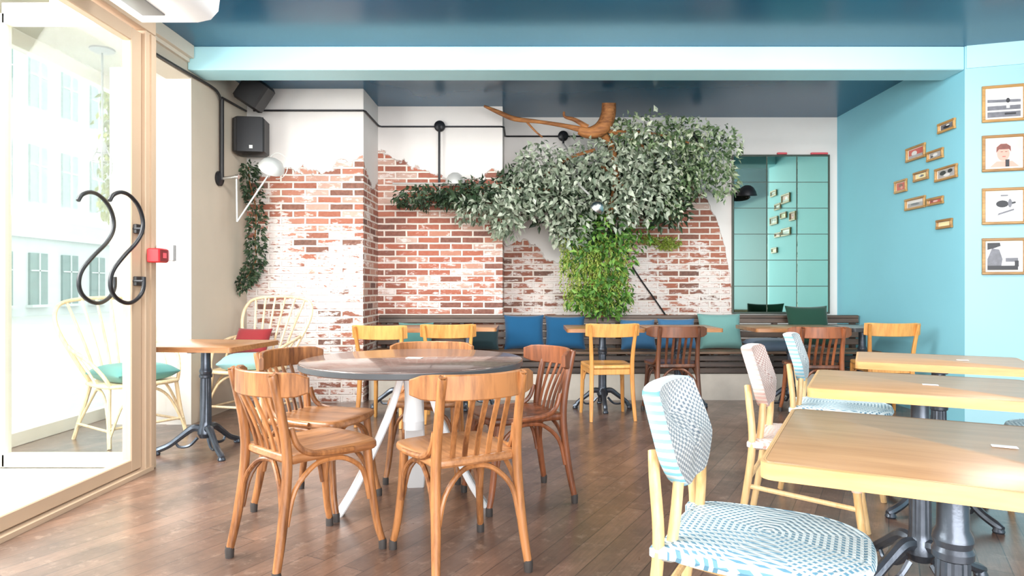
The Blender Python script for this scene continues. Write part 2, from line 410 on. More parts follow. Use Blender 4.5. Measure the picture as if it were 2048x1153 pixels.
class MB:
    def __init__(s): s.v = []; s.f = []; s.mi = []; s.M = Matrix(); s.cur = 0

    def add(s, vs, fs):
        o = len(s.v)
        s.v += [tuple(s.M @ Vector(p)) for p in vs]
        s.f += [tuple(i + o for i in f) for f in fs]; s.mi += [s.cur] * len(fs)
        return s

    def box(s, c, d, rz=0.0, rot=None):
        m = (rot if rot is not None else Matrix.Rotation(rz, 3, 'Z'))
        x, y, z = d[0] / 2, d[1] / 2, d[2] / 2
        vs = [Vector(c) + m @ Vector((a * x, b * y, e * z)) for e in (-1, 1) for b in (-1, 1) for a in (-1, 1)]
        return s.add(vs, [(0, 2, 3, 1), (4, 5, 7, 6), (0, 1, 5, 4), (2, 6, 7, 3), (0, 4, 6, 2), (1, 3, 7, 5)])

    def rbox(s, c, d, r=0.004, rz=0.0, rot=None):
        """box with chamfered edges"""
        m = (rot if rot is not None else Matrix.Rotation(rz, 3, 'Z'))
        hx, hy, hz = d[0] / 2, d[1] / 2, d[2] / 2
        r = min(r, hx * .9, hy * .9, hz * .9)
        ring = lambda a, b, z: [(-a + r, -b, z), (a - r, -b, z), (a, -b + r, z), (a, b - r, z), (a - r, b, z), (-a + r, b, z), (-a, b - r, z), (-a, -b + r, z)]
        rings = [ring(hx - r, hy - r, -hz) if min(hx, hy) > 2 * r else ring(hx, hy, -hz), ring(hx, hy, -hz + r), ring(hx, hy, hz - r), ring(hx - r, hy - r, hz) if min(hx, hy) > 2 * r else ring(hx, hy, hz)]
        vs = []; fs = []
        for q in rings: vs += [Vector(c) + m @ Vector(p) for p in q]
        for k in range(3):
            for i in range(8):
                j = (i + 1) % 8
                fs.append((k * 8 + i, k * 8 + j, k * 8 + 8 + j, k * 8 + 8 + i))
        fs.append(tuple(reversed(range(8)))); fs.append(tuple(range(24, 32)))
        return s.add(vs, fs)

    def tube(s, pts, r, n=10, closed=False, cap=True):
        P = [Vector(p) for p in pts]; k = len(P)
        rs = lerps(list(r), k) if isinstance(r, (list, tuple)) else [r] * k
        vs = []; fs = []; prev = None
        for i in range(k):
            if closed: t = P[(i + 1) % k] - P[(i - 1) % k]
            else: t = P[min(i + 1, k - 1)] - P[max(i - 1, 0)]
            t = t.normalized() if t.length > 1e-9 else Vector((0, 0, 1))
            if prev is None:
                a = Vector((0, 0, 1)) if abs(t.z) < 0.9 else Vector((1, 0, 0))
                u = t.cross(a).normalized()
            else:
                u = (prev - t * prev.dot(t)); u = u.normalized() if u.length > 1e-6 else t.orthogonal().normalized()
            prev = u; w = t.cross(u)
            for j in range(n):
                an = 2 * math.pi * j / n
                vs.append(P[i] + (u * math.cos(an) + w * math.sin(an)) * rs[i])
        segs = k if closed else k - 1
        for i in range(segs):
            a = i * n; b = ((i + 1) % k) * n
            for j in range(n):
                j2 = (j + 1) % n
                fs.append((a + j, a + j2, b + j2, b + j))
        if cap and not closed:
            fs.append(tuple(reversed(range(n)))); fs.append(tuple(range((k - 1) * n, k * n)))
        return s.add(vs, fs)

    def strip(s, pts, w, t, side):
        """rectangular bar swept along pts; side: direction of the width w (vector or list)"""
        P = [Vector(p) for p in pts]; k = len(P); vs = []; fs = []
        ws = lerps(list(w), k) if isinstance(w, (list, tuple)) else [w] * k
        for i in range(k):
            tg = (P[min(i + 1, k - 1)] - P[max(i - 1, 0)]).normalized()
            sd = Vector(side[i]) if isinstance(side, list) else Vector(side)
            sd = (sd - tg * sd.dot(tg)).normalized(); nn = tg.cross(sd)
            e = min(t, ws[i]) * 0.22
            for a, b in ((-1, -1), (1, -1), (1, 1), (-1, 1)):
                h = ws[i] / 2; q = t / 2
                if a * b > 0:
                    vs.append(P[i] + sd * a * h + nn * b * (q - e)); vs.append(P[i] + sd * a * (h - e) + nn * b * q)
                else:
                    vs.append(P[i] + sd * a * (h - e) + nn * b * q); vs.append(P[i] + sd * a * h + nn * b * (q - e))
        n = 8
        for i in range(k - 1):
            for j in range(n):
                j2 = (j + 1) % n
                fs.append((i * n + j, i * n + j2, (i + 1) * n + j2, (i + 1) * n + j))
        fs.append(tuple(reversed(range(n)))); fs.append(tuple(range((k - 1) * n, k * n)))
        return s.add(vs, fs)

    def lathe(s, prof, n=24, c=(0, 0, 0)):
        vs = []; fs = []
        for r, z in prof:
            for j in range(n):
                a = 2 * math.pi * j / n
                vs.append((c[0] + r * math.cos(a), c[1] + r * math.sin(a), c[2] + z))
        for i in range(len(prof) - 1):
            for j in range(n):
                j2 = (j + 1) % n
                fs.append((i * n + j, i * n + j2, (i + 1) * n + j2, (i + 1) * n + j))
        if prof[0][0] > 1e-6: fs.append(tuple(reversed(range(n))))
        if prof[-1][0] > 1e-6: fs.append(tuple(range((len(prof) - 1) * n, len(prof) * n)))
        return s.add(vs, fs)

    def plate(s, out, z0, z1, e=0.006, dish=0.0, rings=3):
        """slab with outline out (list of xy), soft edges and an optional dished top"""
        n = len(out); cx = sum(p[0] for p in out) / n; cy = sum(p[1] for p in out) / n
        def ins(d):
            q = []
            for x, y in out:
                l = math.hypot(x - cx, y - cy); k = max(0, (l - d) / l)
                q.append((cx + (x - cx) * k, cy + (y - cy) * k))
            return q
        def sc(k): return [(cx + (x - cx) * k, cy + (y - cy) * k) for x, y in out]
        L = [(ins(e), z0), (out, z0 + e), (out, z1 - e), (ins(e * .4), z1 - e * .3), (ins(e), z1)]
        if dish:
            for i in range(rings):
                k = 1 - (i + 1) / (rings + 1)
                L.append((sc(k * 0.93), z1 - dish * (1 - (k * .93) ** 2)))
        vs = []; fs = []
        for q, z in L: vs += [(x, y, z) for x, y in q]
        for k in range(len(L) - 1):
            for i in range(n):
                j = (i + 1) % n
                fs.append((k * n + i, k * n + j, k * n + n + j, k * n + n + i))
        fs.append(tuple(reversed(range(n)))); fs.append(tuple(range((len(L) - 1) * n, len(L) * n)))
        return s.add(vs, fs)

    def pillow(s, w, h, t, n=12):
        """soft square cushion lying in local XY, thickness along Z"""
        vs = []; fs = []
        for sg in (1, -1):
            for i in range(n + 1):
                for j in range(n + 1):
                    u = i / n * 2 - 1; v = j / n * 2 - 1
                    k = max(0, (1 - u ** 4) * (1 - v ** 4)) ** 0.5
                    pin = 1 - 0.07 * (1 - abs(u) ** 2) * abs(v) ** 4 ; piv = 1 - 0.07 * (1 - abs(v) ** 2) * abs(u) ** 4
                    vs.append((u * w / 2 * piv, v * h / 2 * pin, sg * (0.006 + t / 2 * k) if 0 < i < n and 0 < j < n else sg * 0.005))
        q = (n + 1) ** 2
        for i in range(n):
            for j in range(n):
                a = i * (n + 1) + j; b = a + n + 1
                fs.append((a, b, b + 1, a + 1)); fs.append((q + a, q + a + 1, q + b + 1, q + b))
        for i in range(n):
            for a, b in ((i, i + 1), (n * (n + 1) + i + 1, n * (n + 1) + i)):
                fs.append((a, b, q + b, q + a))
            a, b = (i + 1) * (n + 1), i * (n + 1)
            fs.append((a, b, q + b, q + a))
            a, b = i * (n + 1) + n, (i + 1) * (n + 1) + n
            fs.append((a, b, q + b, q + a))
        return s.add(vs, fs)

    def ellipse(s, c, rx, rz, n=16):
        """flat filled ellipse in XZ facing -Y"""
        vs = [(c[0] + rx * math.cos(2 * math.pi * i / n), c[1], c[2] + rz * math.sin(2 * math.pi * i / n)) for i in range(n)]
        return s.add(vs, [tuple(range(n))])

    def poly(s, pts): return s.add(pts, [tuple(range(len(pts)))])

    def build(s, name, mat, parent=None, smooth=40, **props):
        me = bpy.data.meshes.new(name); me.from_pydata(s.v, [], s.f); me.validate()
        for m in (mat if isinstance(mat, (list, tuple)) else [mat]): me.materials.append(m)
        if len(s.mi) == len(me.polygons): me.polygons.foreach_set('material_index', s.mi)
        if smooth:
            me.shade_smooth(); me.set_sharp_from_angle(angle=R(smooth))
        me.update()
        o = bpy.data.objects.new(name, me); COL.objects.link(o)
        if parent is not None: o.parent = parent
        for k, v in props.items(): o[k] = v
        return o


def thing(name, label, cat, loc=(0, 0, 0), rz=0.0, group=None):
    o = bpy.data.objects.new(name, None); COL.objects.link(o)
    o.empty_display_size = 0.1
    o.location = loc; o.rotation_euler = (0, 0, rz)
    o['label'] = label; o['category'] = cat
    if group: o['group'] = group
    return o


def tag(o, label, cat, group=None, kind=None):
    o['label'] = label; o['category'] = cat
    if group: o['group'] = group
    if kind: o['kind'] = kind
    return o


def struct(name, mb, mat, parent=None, label=None, smooth=30):
    o = mb.build(name, mat, parent, smooth)
    if parent is None:
        o['kind'] = 'structure'
        if label: o['label'] = label
    return o


def dup(root, loc, rz, label, group=None):
    r = root.copy(); COL.objects.link(r); r.location = loc; r.rotation_euler = (0, 0, rz); r['label'] = label
    if group: r['group'] = group
    for ch in list(root.children):
        c = ch.copy(); COL.objects.link(c); c.parent = r
        for g in list(ch.children):
            d = g.copy(); COL.objects.link(d); d.parent = c
    return r


# ---------------------------------------------------------------- room shell
H = 3.04
YA, YB, YC = 6.30, 6.91, 7.35           # pilaster face, middle recess, right recess
XA, XR = -2.75, 3.49
struct('floor', MB().box((1.38, 2.25, -0.05), (7.5, 10.9, 0.1)).box((-2.97, 5.88, -0.05), (1.2, 3.64, 0.1)), M['floor'], label='worn brown floorboards laid on the diagonal')
struct('ceiling', MB().box((1.25, 2.2, H + 0.05), (8.0, 10.8, 0.1)), M['ceiling'], label='glossy petrol blue ceiling')
struct('wall_back_left', MB().box(((XA - 0.3 - 1.605) / 2 - 0.0, YA + 0.6, H / 2), (1.445, 1.2, H)),
       [brick_wall('limewashed_brick_left', [(-2.9, 2.02), (-2.6, 2.20), (-2.36, 2.26), (-2.2, 2.24), (-1.98, 2.22), (-1.8, 2.34), (-1.60, 2.40)], -2.9, -1.60, white=(0.0, 1.75), white_amt=0.40, seed=3.1, patch=0.5)],
       label='pilaster with white plaster over limewashed brick')
# the pilaster's inner side has its own brick face
side = MB(); side.add([(-1.600, YA + 0.002, 0), (-1.600, YB, 0), (-1.600, YB, H), (-1.600, YA + 0.002, H), (-1.6045, YA + 0.002, 0), (-1.6045, YB, 0), (-1.6045, YB, H), (-1.6045, YA + 0.002, H)],
                      [(0, 1, 2, 3), (5, 4, 7, 6), (0, 3, 7, 4), (1, 5, 6, 2), (3, 2, 6, 7), (0, 4, 5, 1)])
struct('wall_back_left_return', side, brick_wall('brick_return', [(6.3, 2.38), (6.5, 2.20), (6.7, 2.1), (6.91, 2.25)], 6.3, 6.92, side=True, white=(0.0, 0.5), white_amt=0.2, seed=1.3, red=(140, 88, 76), dark=(92, 70, 68)),
       label='brick side of the pilaster')
struct('wall_back_middle', MB().box(((-1.60 - 0.276) / 2, YB + 0.3, H / 2), (1.324, 0.6, H)),
       brick_wall('red_brick_middle', [(-1.62, 2.56), (-1.5, 2.56), (-1.36, 2.44), (-1.1, 2.36), (-0.85, 2.24), (-0.62, 2.26), (-0.45, 2.30), (-0.27, 2.34)], -1.62, -0.27, white=(0.0, 1.55), white_amt=0.14, seed=0.0, red=(160, 90, 72), dark=(112, 74, 66), patch=0.25),
       label='middle bay of exposed red brick below white plaster')
struct('wall_back_right', MB().box(((-0.275 + XR) / 2, YC + 0.1, H / 2), (XR + 0.275, 0.2, H)),
       brick_wall('red_brick_right', [(-0.28, 1.62), (-0.1, 1.66), (0.05, 1.58), (0.25, 1.42), (0.42, 1.34), (0.55, 1.5), (0.75, 1.9), (1.2, 2.1), (1.82, 2.34), (2.0, 2.14), (2.12, 1.9), (2.2, 1.62), (2.27, 1.3), (2.32, 0.9), (2.36, 0.6), (3.49, 0.5)], -0.28, 3.49, white=(0.0, 1.6), white_amt=0.30, seed=5.7, patch=0.5),
       label='right bay of patchy brick and white plaster')
struct('wall_right', MB().box((XR + 0.1, (YC + 0.2 + 5.2) / 2, H / 2), (0.2, YC + 0.2 - 5.2, H)), M['blue'], label='sky blue right wall')
ang = math.atan2(-0.115, 0.386)
e = Vector((math.cos(ang), math.sin(ang), 0)); nrm = Vector((math.sin(ang), -math.cos(ang), 0))
pc = Vector((XR, 5.2, 0)) + e * 0.95 - nrm * 0.1
pm = MB(); pm.box((pc.x, pc.y, H / 2), (1.9, 0.2, H), rz=ang)
struct('wall_right_pillar', pm, M['blue_window_lit'], label='pale blue angled wall by the picture column')
bt = Vector((XR, 5.2, 0)) + e * 0.95 + nrm * 0.006
struct('trim_1', MB().box((bt.x, bt.y, 2.95), (1.88, 0.012, 0.18), rz=ang), M['beam'], label='pale blue band along the top of the angled wall')
struct('wall_right_near', MB().box((5.1, 1.1, H / 2), (0.2, 7.4, H)), M['blue_window_lit'])
# beam across the room
struct('beam_ceiling', MB().rbox(((XR - 2.73) / 2, 5.335, 2.853 + 0.095), (XR + 2.73 - 0.004, 0.27, 0.19), 0.006), M['beam'], label='pale turquoise ceiling beam')
# left wall beyond the bay, its end pier, lintel and cornice over the bay
lw = MB().box((-2.83, 5.785, H / 2), (0.2, 1.05, H)); lw.mi[2] = 1
struct('wall_left', lw, [M['beige'], M['white_wall']], label='beige left wall')
struct('wall_left_pier', MB().box((-3.165, 5.34, 1.45), (0.46, 0.14, 2.90)), M['white_wall'], label='bright white end face of the left wall')
struct('wall_left_lintel', MB().box((-2.83, 4.615, 2.92), (0.2, 1.28, 0.24)), M['beige'], label='beige lintel over the window bay')
lt = MB(); lt.box((-2.70, 4.60, 2.99), (0.06, 1.18, 0.10)); lt.box((-2.72, 4.60, 2.925), (0.03, 1.18, 0.03))
struct('trim_2', lt, M['beige_light'], label='pale cornice on the lintel')
struct('ceiling_bay', MB().box((-3.24, 5.05, 2.95), (0.62, 2.1, 0.1)), M['ceiling_bay'], label='cream soffit of the window bay')
# street front, behind and beside the camera (seen only in the mirror)
fw = MB()
fw.box((1.35, -2.9, 2.86), (7.4, 0.2, 0.36))
fw.box((1.35, -2.9, 0.15), (7.4, 0.2, 0.30))
for x in (-2.25, -0.4, 1.4, 3.2, 4.95): fw.box((x, -2.9, 1.5), (0.12, 0.12, 2.5))
struct('wall_front', fw, M['frame_cream'])
# ---------------------------------------------------------------- glazed front on the left (plane x = -2.29)
XF = -2.29
lf = MB(); lf.box((XF - 0.05, -0.2, 0.012), (0.13, 8.3, 0.024))
struct('trim_3', lf, M['frame_tan'], label='tan door threshold strip')
lh = MB(); lh.rbox((XF - 0.05, 0.6, 2.70), (0.10, 6.8, 0.10), 0.006)
struct('trim_4', lh, M['frame_tan'], label='tan header rail of the glazed front')
struct('wall_left_front', MB().box((XF - 0.06, 0.6, 2.895), (0.12, 6.8, 0.29)), M['frame_cream'])
pst = MB(); pst.rbox((XF - 0.05, 3.945, 1.325), (0.10, 0.115, 2.65), 0.005); pst.box((XF + 0.004, 3.945, 1.325), (0.012, 0.03, 2.63))
struct('trim_5', pst, M['frame_tan'], label='tan door post')
for k, y in enumerate((1.6, 0.2, -1.3, -2.8)):
    struct('trim_%d' % (6 + k), MB().rbox((XF - 0.05, y, 1.325), (0.09, 0.09, 2.65), 0.005), M['frame_tan'])
wg = MB(); wg.box((XF - 0.05, -0.6, 1.35), (0.012, 4.3, 2.6))
wgo = struct('window_2', wg, M['glass'])
# door leaf
door = MB(); door.rbox((XF - 0.05, 3.835, 1.33), (0.055, 0.10, 2.60), 0.005)
door.rbox((XF - 0.05, 1.70, 1.33), (0.055, 0.10, 2.60), 0.005)
door.rbox((XF - 0.05, 2.77, 0.066), (0.055, 2.04, 0.072), 0.005); door.rbox((XF - 0.05, 2.77, 2.59), (0.055, 2.04, 0.08), 0.005)
d1 = struct('door_1', door, M['frame_tan'], label='glass street door with S-shaped handles')
struct('glass_pane', MB().box((XF - 0.05, 2.77, 1.33), (0.010, 2.03, 2.44)), M['glass'], d1)
def s_handle(x):
    P = [(3.50, 1.575), (3.53, 1.61), (3.60, 1.635), (3.68, 1.625), (3.76, 1.575), (3.80, 1.50), (3.79, 1.43), (3.73, 1.36), (3.62, 1.28), (3.53, 1.20), (3.505, 1.13), (3.53, 1.07), (3.60, 1.03), (3.68, 1.02), (3.76, 1.05), (3.805, 1.10), (3.81, 1.17)]
    mb = MB(); mb.tube(spline([(x, y, z) for y, z in P], 5), 0.0115, 10)
    return mb
hi = s_handle(XF + 0.035)
for z in (1.452, 1.145): hi.tube([(XF - 0.03, 3.805, z), (XF + 0.035, 3.805, z)], 0.008, 8)
h1 = hi.build('door_handle', M['black_metal'], d1)
for z in (1.452, 1.145):
    MB().rbox((XF - 0.012, 3.838, z), (0.022, 0.075, 0.055), 0.003).build('handle_plate', M['black'], h1)
s_handle(XF - 0.135).build('door_handle', M['black_metal'], d1)
# fixed side panel beyond the door, facing the camera
side_f = MB(); ys = 4.03
side_f.rbox((-3.26, ys, 1.40), (0.07, 0.06, 2.80), 0.004); side_f.rbox((-2.362, ys, 1.40), (0.035, 0.06, 2.80), 0.004)
side_f.rbox((-2.82, ys, 0.040), (0.85, 0.06, 0.080), 0.003); side_f.rbox((-2.82, ys, 2.80), (0.85, 0.06, 0.13), 0.004)
wn1 = struct('window_1', side_f, M['frame_cream'], label='white framed fixed glass panel beside the door')
struct('glass_pane', MB().box((-2.80, ys, 1.41), (0.86, 0.008, 2.66)), M['glass_panel'], wn1)
# street side of the bay
bo = MB()
for y in (4.06, 5.95): bo.rbox((-3.60, y, 1.45), (0.07, 0.07, 2.90), 0.004)
bo.rbox((-3.60, 5.0, 0.05), (0.07, 1.9, 0.10), 0.004); bo.rbox((-3.60, 5.0, 2.85), (0.07, 1.9, 0.12), 0.004)
wn3 = struct('window_3', bo, M['frame_cream'], label='cream framed street window of the bay')
struct('glass_pane', MB().box((-3.60, 5.0, 1.45), (0.010, 1.84, 2.70)), M['glass'], wn3)

# ---------------------------------------------------------------- street outside
struct('street_pavement', MB().box((-13.8, 20, -0.16), (20.4, 80, 0.1)).box((-2.98, 0.45, -0.055), (1.22, 7.2, 0.09)), M['pavement'], label='pale pavement outside')
bld = thing('apartment_building', 'pale apartment building across the street, seen through the glass door', 'building', (-22, 30, -0.11))
MB().box((-3, 0, 9), (6, 70, 18)).build('facade', M['building'], bld)
cor = MB()
for z in (3.6, 8.3, 12.8, 17.6): cor.box((0.12, 0, z), (0.24, 70, 0.28))
cor.build('cornice', M['building'], bld)
k = 0
for row, (z0, hh) in enumerate(((0.5, 2.3), (5.0, 2.6), (9.2, 2.3), (13.6, 2.2))):
    for y in range(-13, 22, 2):
        fr = MB(); yy = y + 0.1
        fr.box((0.05, yy, z0 + hh / 2), (0.10, 1.04, hh)); 
        w_ = fr.build('window', M['building_pane'], bld)
        gb = MB(); gb.box((0.12, yy, z0 + hh / 2), (0.05, 0.06, hh)); gb.box((0.12, yy, z0 + hh * .66), (0.05, 1.0, 0.06))
        gb.box((0.15, yy, z0 - 0.06), (0.3, 1.3, 0.12)); gb.build('window_frame', M['building'], w_)


# ---------------------------------------------------------------- bentwood and plain wooden chairs
def seat_outline(wf, wr, d, n=10):
    """rounded trapezoid: front (+y) wider"""
    pts = [(-wr, -d * 0.48), (-wr * 1.08, -d * 0.35), (-(wr + wf) / 2 * 1.04, 0.0), (-wf, d * 0.30), (-wf * 0.86, d * 0.46), (0, d * 0.53),
           (wf * 0.86, d * 0.46), (wf, d * 0.30), ((wr + wf) / 2 * 1.04, 0.0), (wr * 1.08, -d * 0.35), (wr, -d * 0.48), (0, -d * 0.50)]
    return [(p.x, p.y) for p in spline([(x, y, 0) for x, y in pts], 4, True)][::-1]


def bentwood_chair(label, loc, rz, wm, seat_m, top=0.785, group='slatted bentwood chairs'):
    t = thing('bentwood_chair', label, 'chair', loc, rz, group)
    MB().plate(seat_outline(0.205, 0.165, 0.42)[::-1], 0.428, 0.463, 0.010, 0.010).build('seat', seat_m, t)
    # front legs
    for s in (-1, 1):
        l = MB(); l.tube(spline([(s * 0.172, 0.150, 0.43), (s * 0.178, 0.165, 0.28), (s * 0.190, 0.185, 0.12), (s * 0.202, 0.205, 0.035)], 4), [0.019, 0.017, 0.0145], 10)
        lo = l.build('leg', wm, t)
        MB().lathe([(0.0155, 0.04), (0.0175, 0.03), (0.017, 0.0)][::-1], 10, (s * 0.203, 0.206, 0)).build('foot_cap', M['foot'], lo)
    # rear legs run up as back posts
    for s in (-1, 1):
        l = MB(); l.tube(spline([(s * 0.190, -0.262, 0.035), (s * 0.178, -0.232, 0.20), (s * 0.170, -0.208, 0.42), (s * 0.166, -0.222, 0.58), (s * 0.166, -0.262, top - 0.025), (s * 0.166, -0.268, top - 0.012)], 5), [0.0155, 0.019, 0.0195, 0.0185, 0.0175, 0.013], 10)
        lo = l.build('back_leg', wm, t)
        MB().lathe([(0.0165, 0.0), (0.0185, 0.03), (0.0165, 0.045)], 10, (s * 0.191, -0.263, 0)).build('foot_cap', M['foot'], lo)
    # curved top rail
    pts = [(x, -0.292 + 1.9 * x * x, top - 0.048) for x in [(-0.255 + 0.51 * i / 16) for i in range(17)]]
    ws = [0.058, 0.088, 0.095] + [0.096] * 11 + [0.095, 0.088, 0.058]
    MB().strip(pts, ws, 0.019, (0, 0, 1)).build('top_rail', wm, t)
    # slats
    for i in range(5):
        x = -0.104 + 0.052 * i
        y1 = -0.290 + 1.9 * x * x
        l = MB(); l.strip(spline([(x * 0.94, -0.190, 0.440), (x * 0.96, -0.190 + (y1 + 0.190) * 0.30, 0.545), (x, y1, top - 0.085)], 4), 0.021, 0.009, (1, 0, 0))
        l.build('back_slat', wm, t)
    # bent hip brackets at the sides of the seat
    for s in (-1, 1):
        l = MB(); l.tube(spline([(s * 0.168, -0.190, 0.565), (s * 0.172, -0.168, 0.50), (s * 0.182, -0.12, 0.462), (s * 0.198, -0.03, 0.452), (s * 0.208, 0.06, 0.450)], 5), [0.012, 0.013, 0.012, 0.010], 8)
        l.build('hip_bracket', wm, t)
    # arched braces under the seat
    def arch(a, b, m, name='arch_brace'):
        l = MB(); l.tube(spline([a, tuple(a[i] * .82 + m[i] * .18 + (0, 0, 0.09)[i] for i in range(3)), tuple(a[i] * .4 + m[i] * .6 for i in range(2)) + (m[2] - 0.012,), m,
                                 tuple(b[i] * .4 + m[i] * .6 for i in range(2)) + (m[2] - 0.012,), tuple(b[i] * .82 + m[i] * .18 + (0, 0, 0.09)[i] for i in range(3)), b], 4), 0.0105, 8)
        l.build(name, wm, t)
    arch((-0.170, -0.228, 0.20), (0.170, -0.228, 0.20), (0, -0.185, 0.418))
    arch((-0.174, 0.168, 0.22), (0.174, 0.168, 0.22), (0, 0.150, 0.418))
    for s in (-1, 1): arch((s * 0.178, -0.215, 0.20), (s * 0.180, 0.155, 0.22), (s * 0.168, -0.02, 0.418))
    return t


bc = 'brown slatted bentwood chair with honey wood, '
wy = M['chair_wood_y']
C1 = bentwood_chair('honey brown slatted chair at the front left of the round table, nearest the glass door', (-0.907, 2.734, 0), R(37), M['chair_wood'], wy)
C1.rotation_euler.z = R(-41)
C2 = dup(C1, (-0.295, 2.665, 0), R(29), 'honey brown slatted chair at the front right of the round table, back turned')
C4 = dup(C1, (-1.05, 3.32, 0), R(-106), 'honey brown slatted chair on the window side of the round table, facing right')
C3 = bentwood_chair('reddish brown slatted bentwood chair on the right side of the round table', (-0.080, 3.41, 0), R(113), M['chair_red'], M['chair_red'])
C5 = bentwood_chair('brown slatted bentwood chair on the far side of the round table, facing the camera', (-0.60, 3.86, 0), R(180), M['chair_wood'], wy, top=0.765)
B1 = bentwood_chair('dark brown slatted chair at the wall bench, in front of the blue cushions', (1.25, 5.70, 0), R(3), M['chair_dark'], M['chair_dark'], group='dark slatted chairs along the bench')
B2 = bentwood_chair('dark brown slatted chair at the wall bench, below the mirror', (2.45, 5.62, 0), R(-4), M['chair_red'], M['chair_dark'], group='dark slatted chairs along the bench')


def plain_chair(label, loc, rz, wm, group='golden wooden chairs along the bench'):
    t = thing('wooden_chair', label, 'chair', loc, rz, group)
    MB().plate(seat_outline(0.20, 0.175, 0.41)[::-1], 0.430, 0.460, 0.008, 0.006).build('seat', wm, t)
    fr = MB()
    fr.rbox((0, 0.165, 0.405), (0.33, 0.02, 0.05), 0.003); fr.rbox((0, -0.185, 0.405), (0.31, 0.02, 0.05), 0.003)
    for s in (-1, 1): fr.strip([(s * 0.165, -0.18, 0.405), (s * 0.175, 0.165, 0.405)], 0.05, 0.018, (0, 0, 1))
    fr.build('seat_frame', wm, t)
    for s in (-1, 1):
        MB().strip(spline([(s * 0.178, 0.165, 0.43), (s * 0.182, 0.172, 0.2), (s * 0.190, 0.185, 0.0)], 4), [0.034, 0.032, 0.024], 0.030, (1, 0, 0)).build('leg', wm, t)
        MB().strip(spline([(s * 0.186, -0.252, 0.0), (s * 0.176, -0.212, 0.22), (s * 0.172, -0.200, 0.44), (s * 0.180, -0.218, 0.62), (s * 0.196, -0.262, 0.800)], 5), [0.026, 0.034, 0.034, 0.03, 0.024], 0.028, (1, 0, 0)).build('back_leg', wm, t)
        br = MB(); br.tube(spline([(s * 0.172, 0.155, 0.30), (s * 0.150, 0.15, 0.37), (s * 0.09, 0.15, 0.40)], 4), 0.010, 8); br.build('corner_brace', wm, t)
    pts = [(x, -0.262 + 0.9 * x * x - 0.0 , 0.752 + 0.12 * x * x) for x in [(-0.225 + 0.45 * i / 12) for i in range(13)]]
    pts = [(x, y + 0.004, z) for x, y, z in pts]
    MB().strip(pts, [0.100] + [0.112] * 11 + [0.100], 0.015, (0, -0.12, 1)).build('top_rail', wm, t)
    return t


Y3 = plain_chair('golden wooden chair with a plain curved backrest, standing under the hanging plant', (0.675, 5.62, 0), R(6), M['chair_yellow'])
Y1 = dup(Y3, (-1.15, 5.37, 0), R(-8), 'golden plain-backed wooden chair at the bench, next to the pilaster')
Y2 = dup(Y3, (-0.67, 5.52, 0), R(4), 'golden plain-backed chair at the bench, left of the royal blue cushions')
Y4 = dup(Y3, (3.10, 5.72, 0), R(-6), 'golden plain-backed wooden chair in the corner against the sky blue wall')


# ---------------------------------------------------------------- round table
rt = thing('round_table', 'big round dark-topped table on a white splayed base', 'table', (-0.575, 3.25, 0))
circ = [(0.545 * math.cos(2 * math.pi * i / 72), 0.545 * math.sin(2 * math.pi * i / 72)) for i in range(72)]
MB().plate(circ, 0.716, 0.750, 0.004).build('tabletop', [M['table_dark']], rt)
MB().lathe([(0.535, 0.0), (0.5468, 0.004), (0.5468, 0.026), (0.544, 0.028)], 72, (0, 0, 0.7165)).build('edge_band', M['table_rim'], rt)
for a in (8, 98, 194):
    c_, s_ = math.cos(R(a)), math.sin(R(a))
    MB().strip(spline([(0.05 * c_, 0.05 * s_, 0.70), (0.13 * c_, 0.13 * s_, 0.45), (0.27 * c_, 0.27 * s_, 0.15), (0.36 * c_, 0.36 * s_, 0.0)], 4), [0.09, 0.10, 0.11, 0.09], 0.030, (-s_, c_, 0)).build('leg', M['white_gloss'], rt)
mb = MB(); mb.lathe([(0.0, 0.40), (0.05, 0.40), (0.05, 0.44), (0.0, 0.44)], 20); mb.rbox((0, 0, 0.70), (0.36, 0.36, 0.03), 0.004); mb.lathe([(0.055, 0.44), (0.04, 0.56), (0.06, 0.70)], 16)
mb.build('hub', M['white_gloss'], rt)
def card(label, loc, rz, w=0.08, d=0.03):
    o = MB().rbox((0, 0, 0.001), (w, d, 0.002), 0.0008).build('table_card', M['card']); o.location = loc; o.rotation_euler = (0, 0, rz)
    tag(o, label, 'card', 'small white cards on the tables'); return o
card('small white card lying on the round dark table', (-0.575, 3.28, 0.7505), R(-8), 0.08, 0.05)


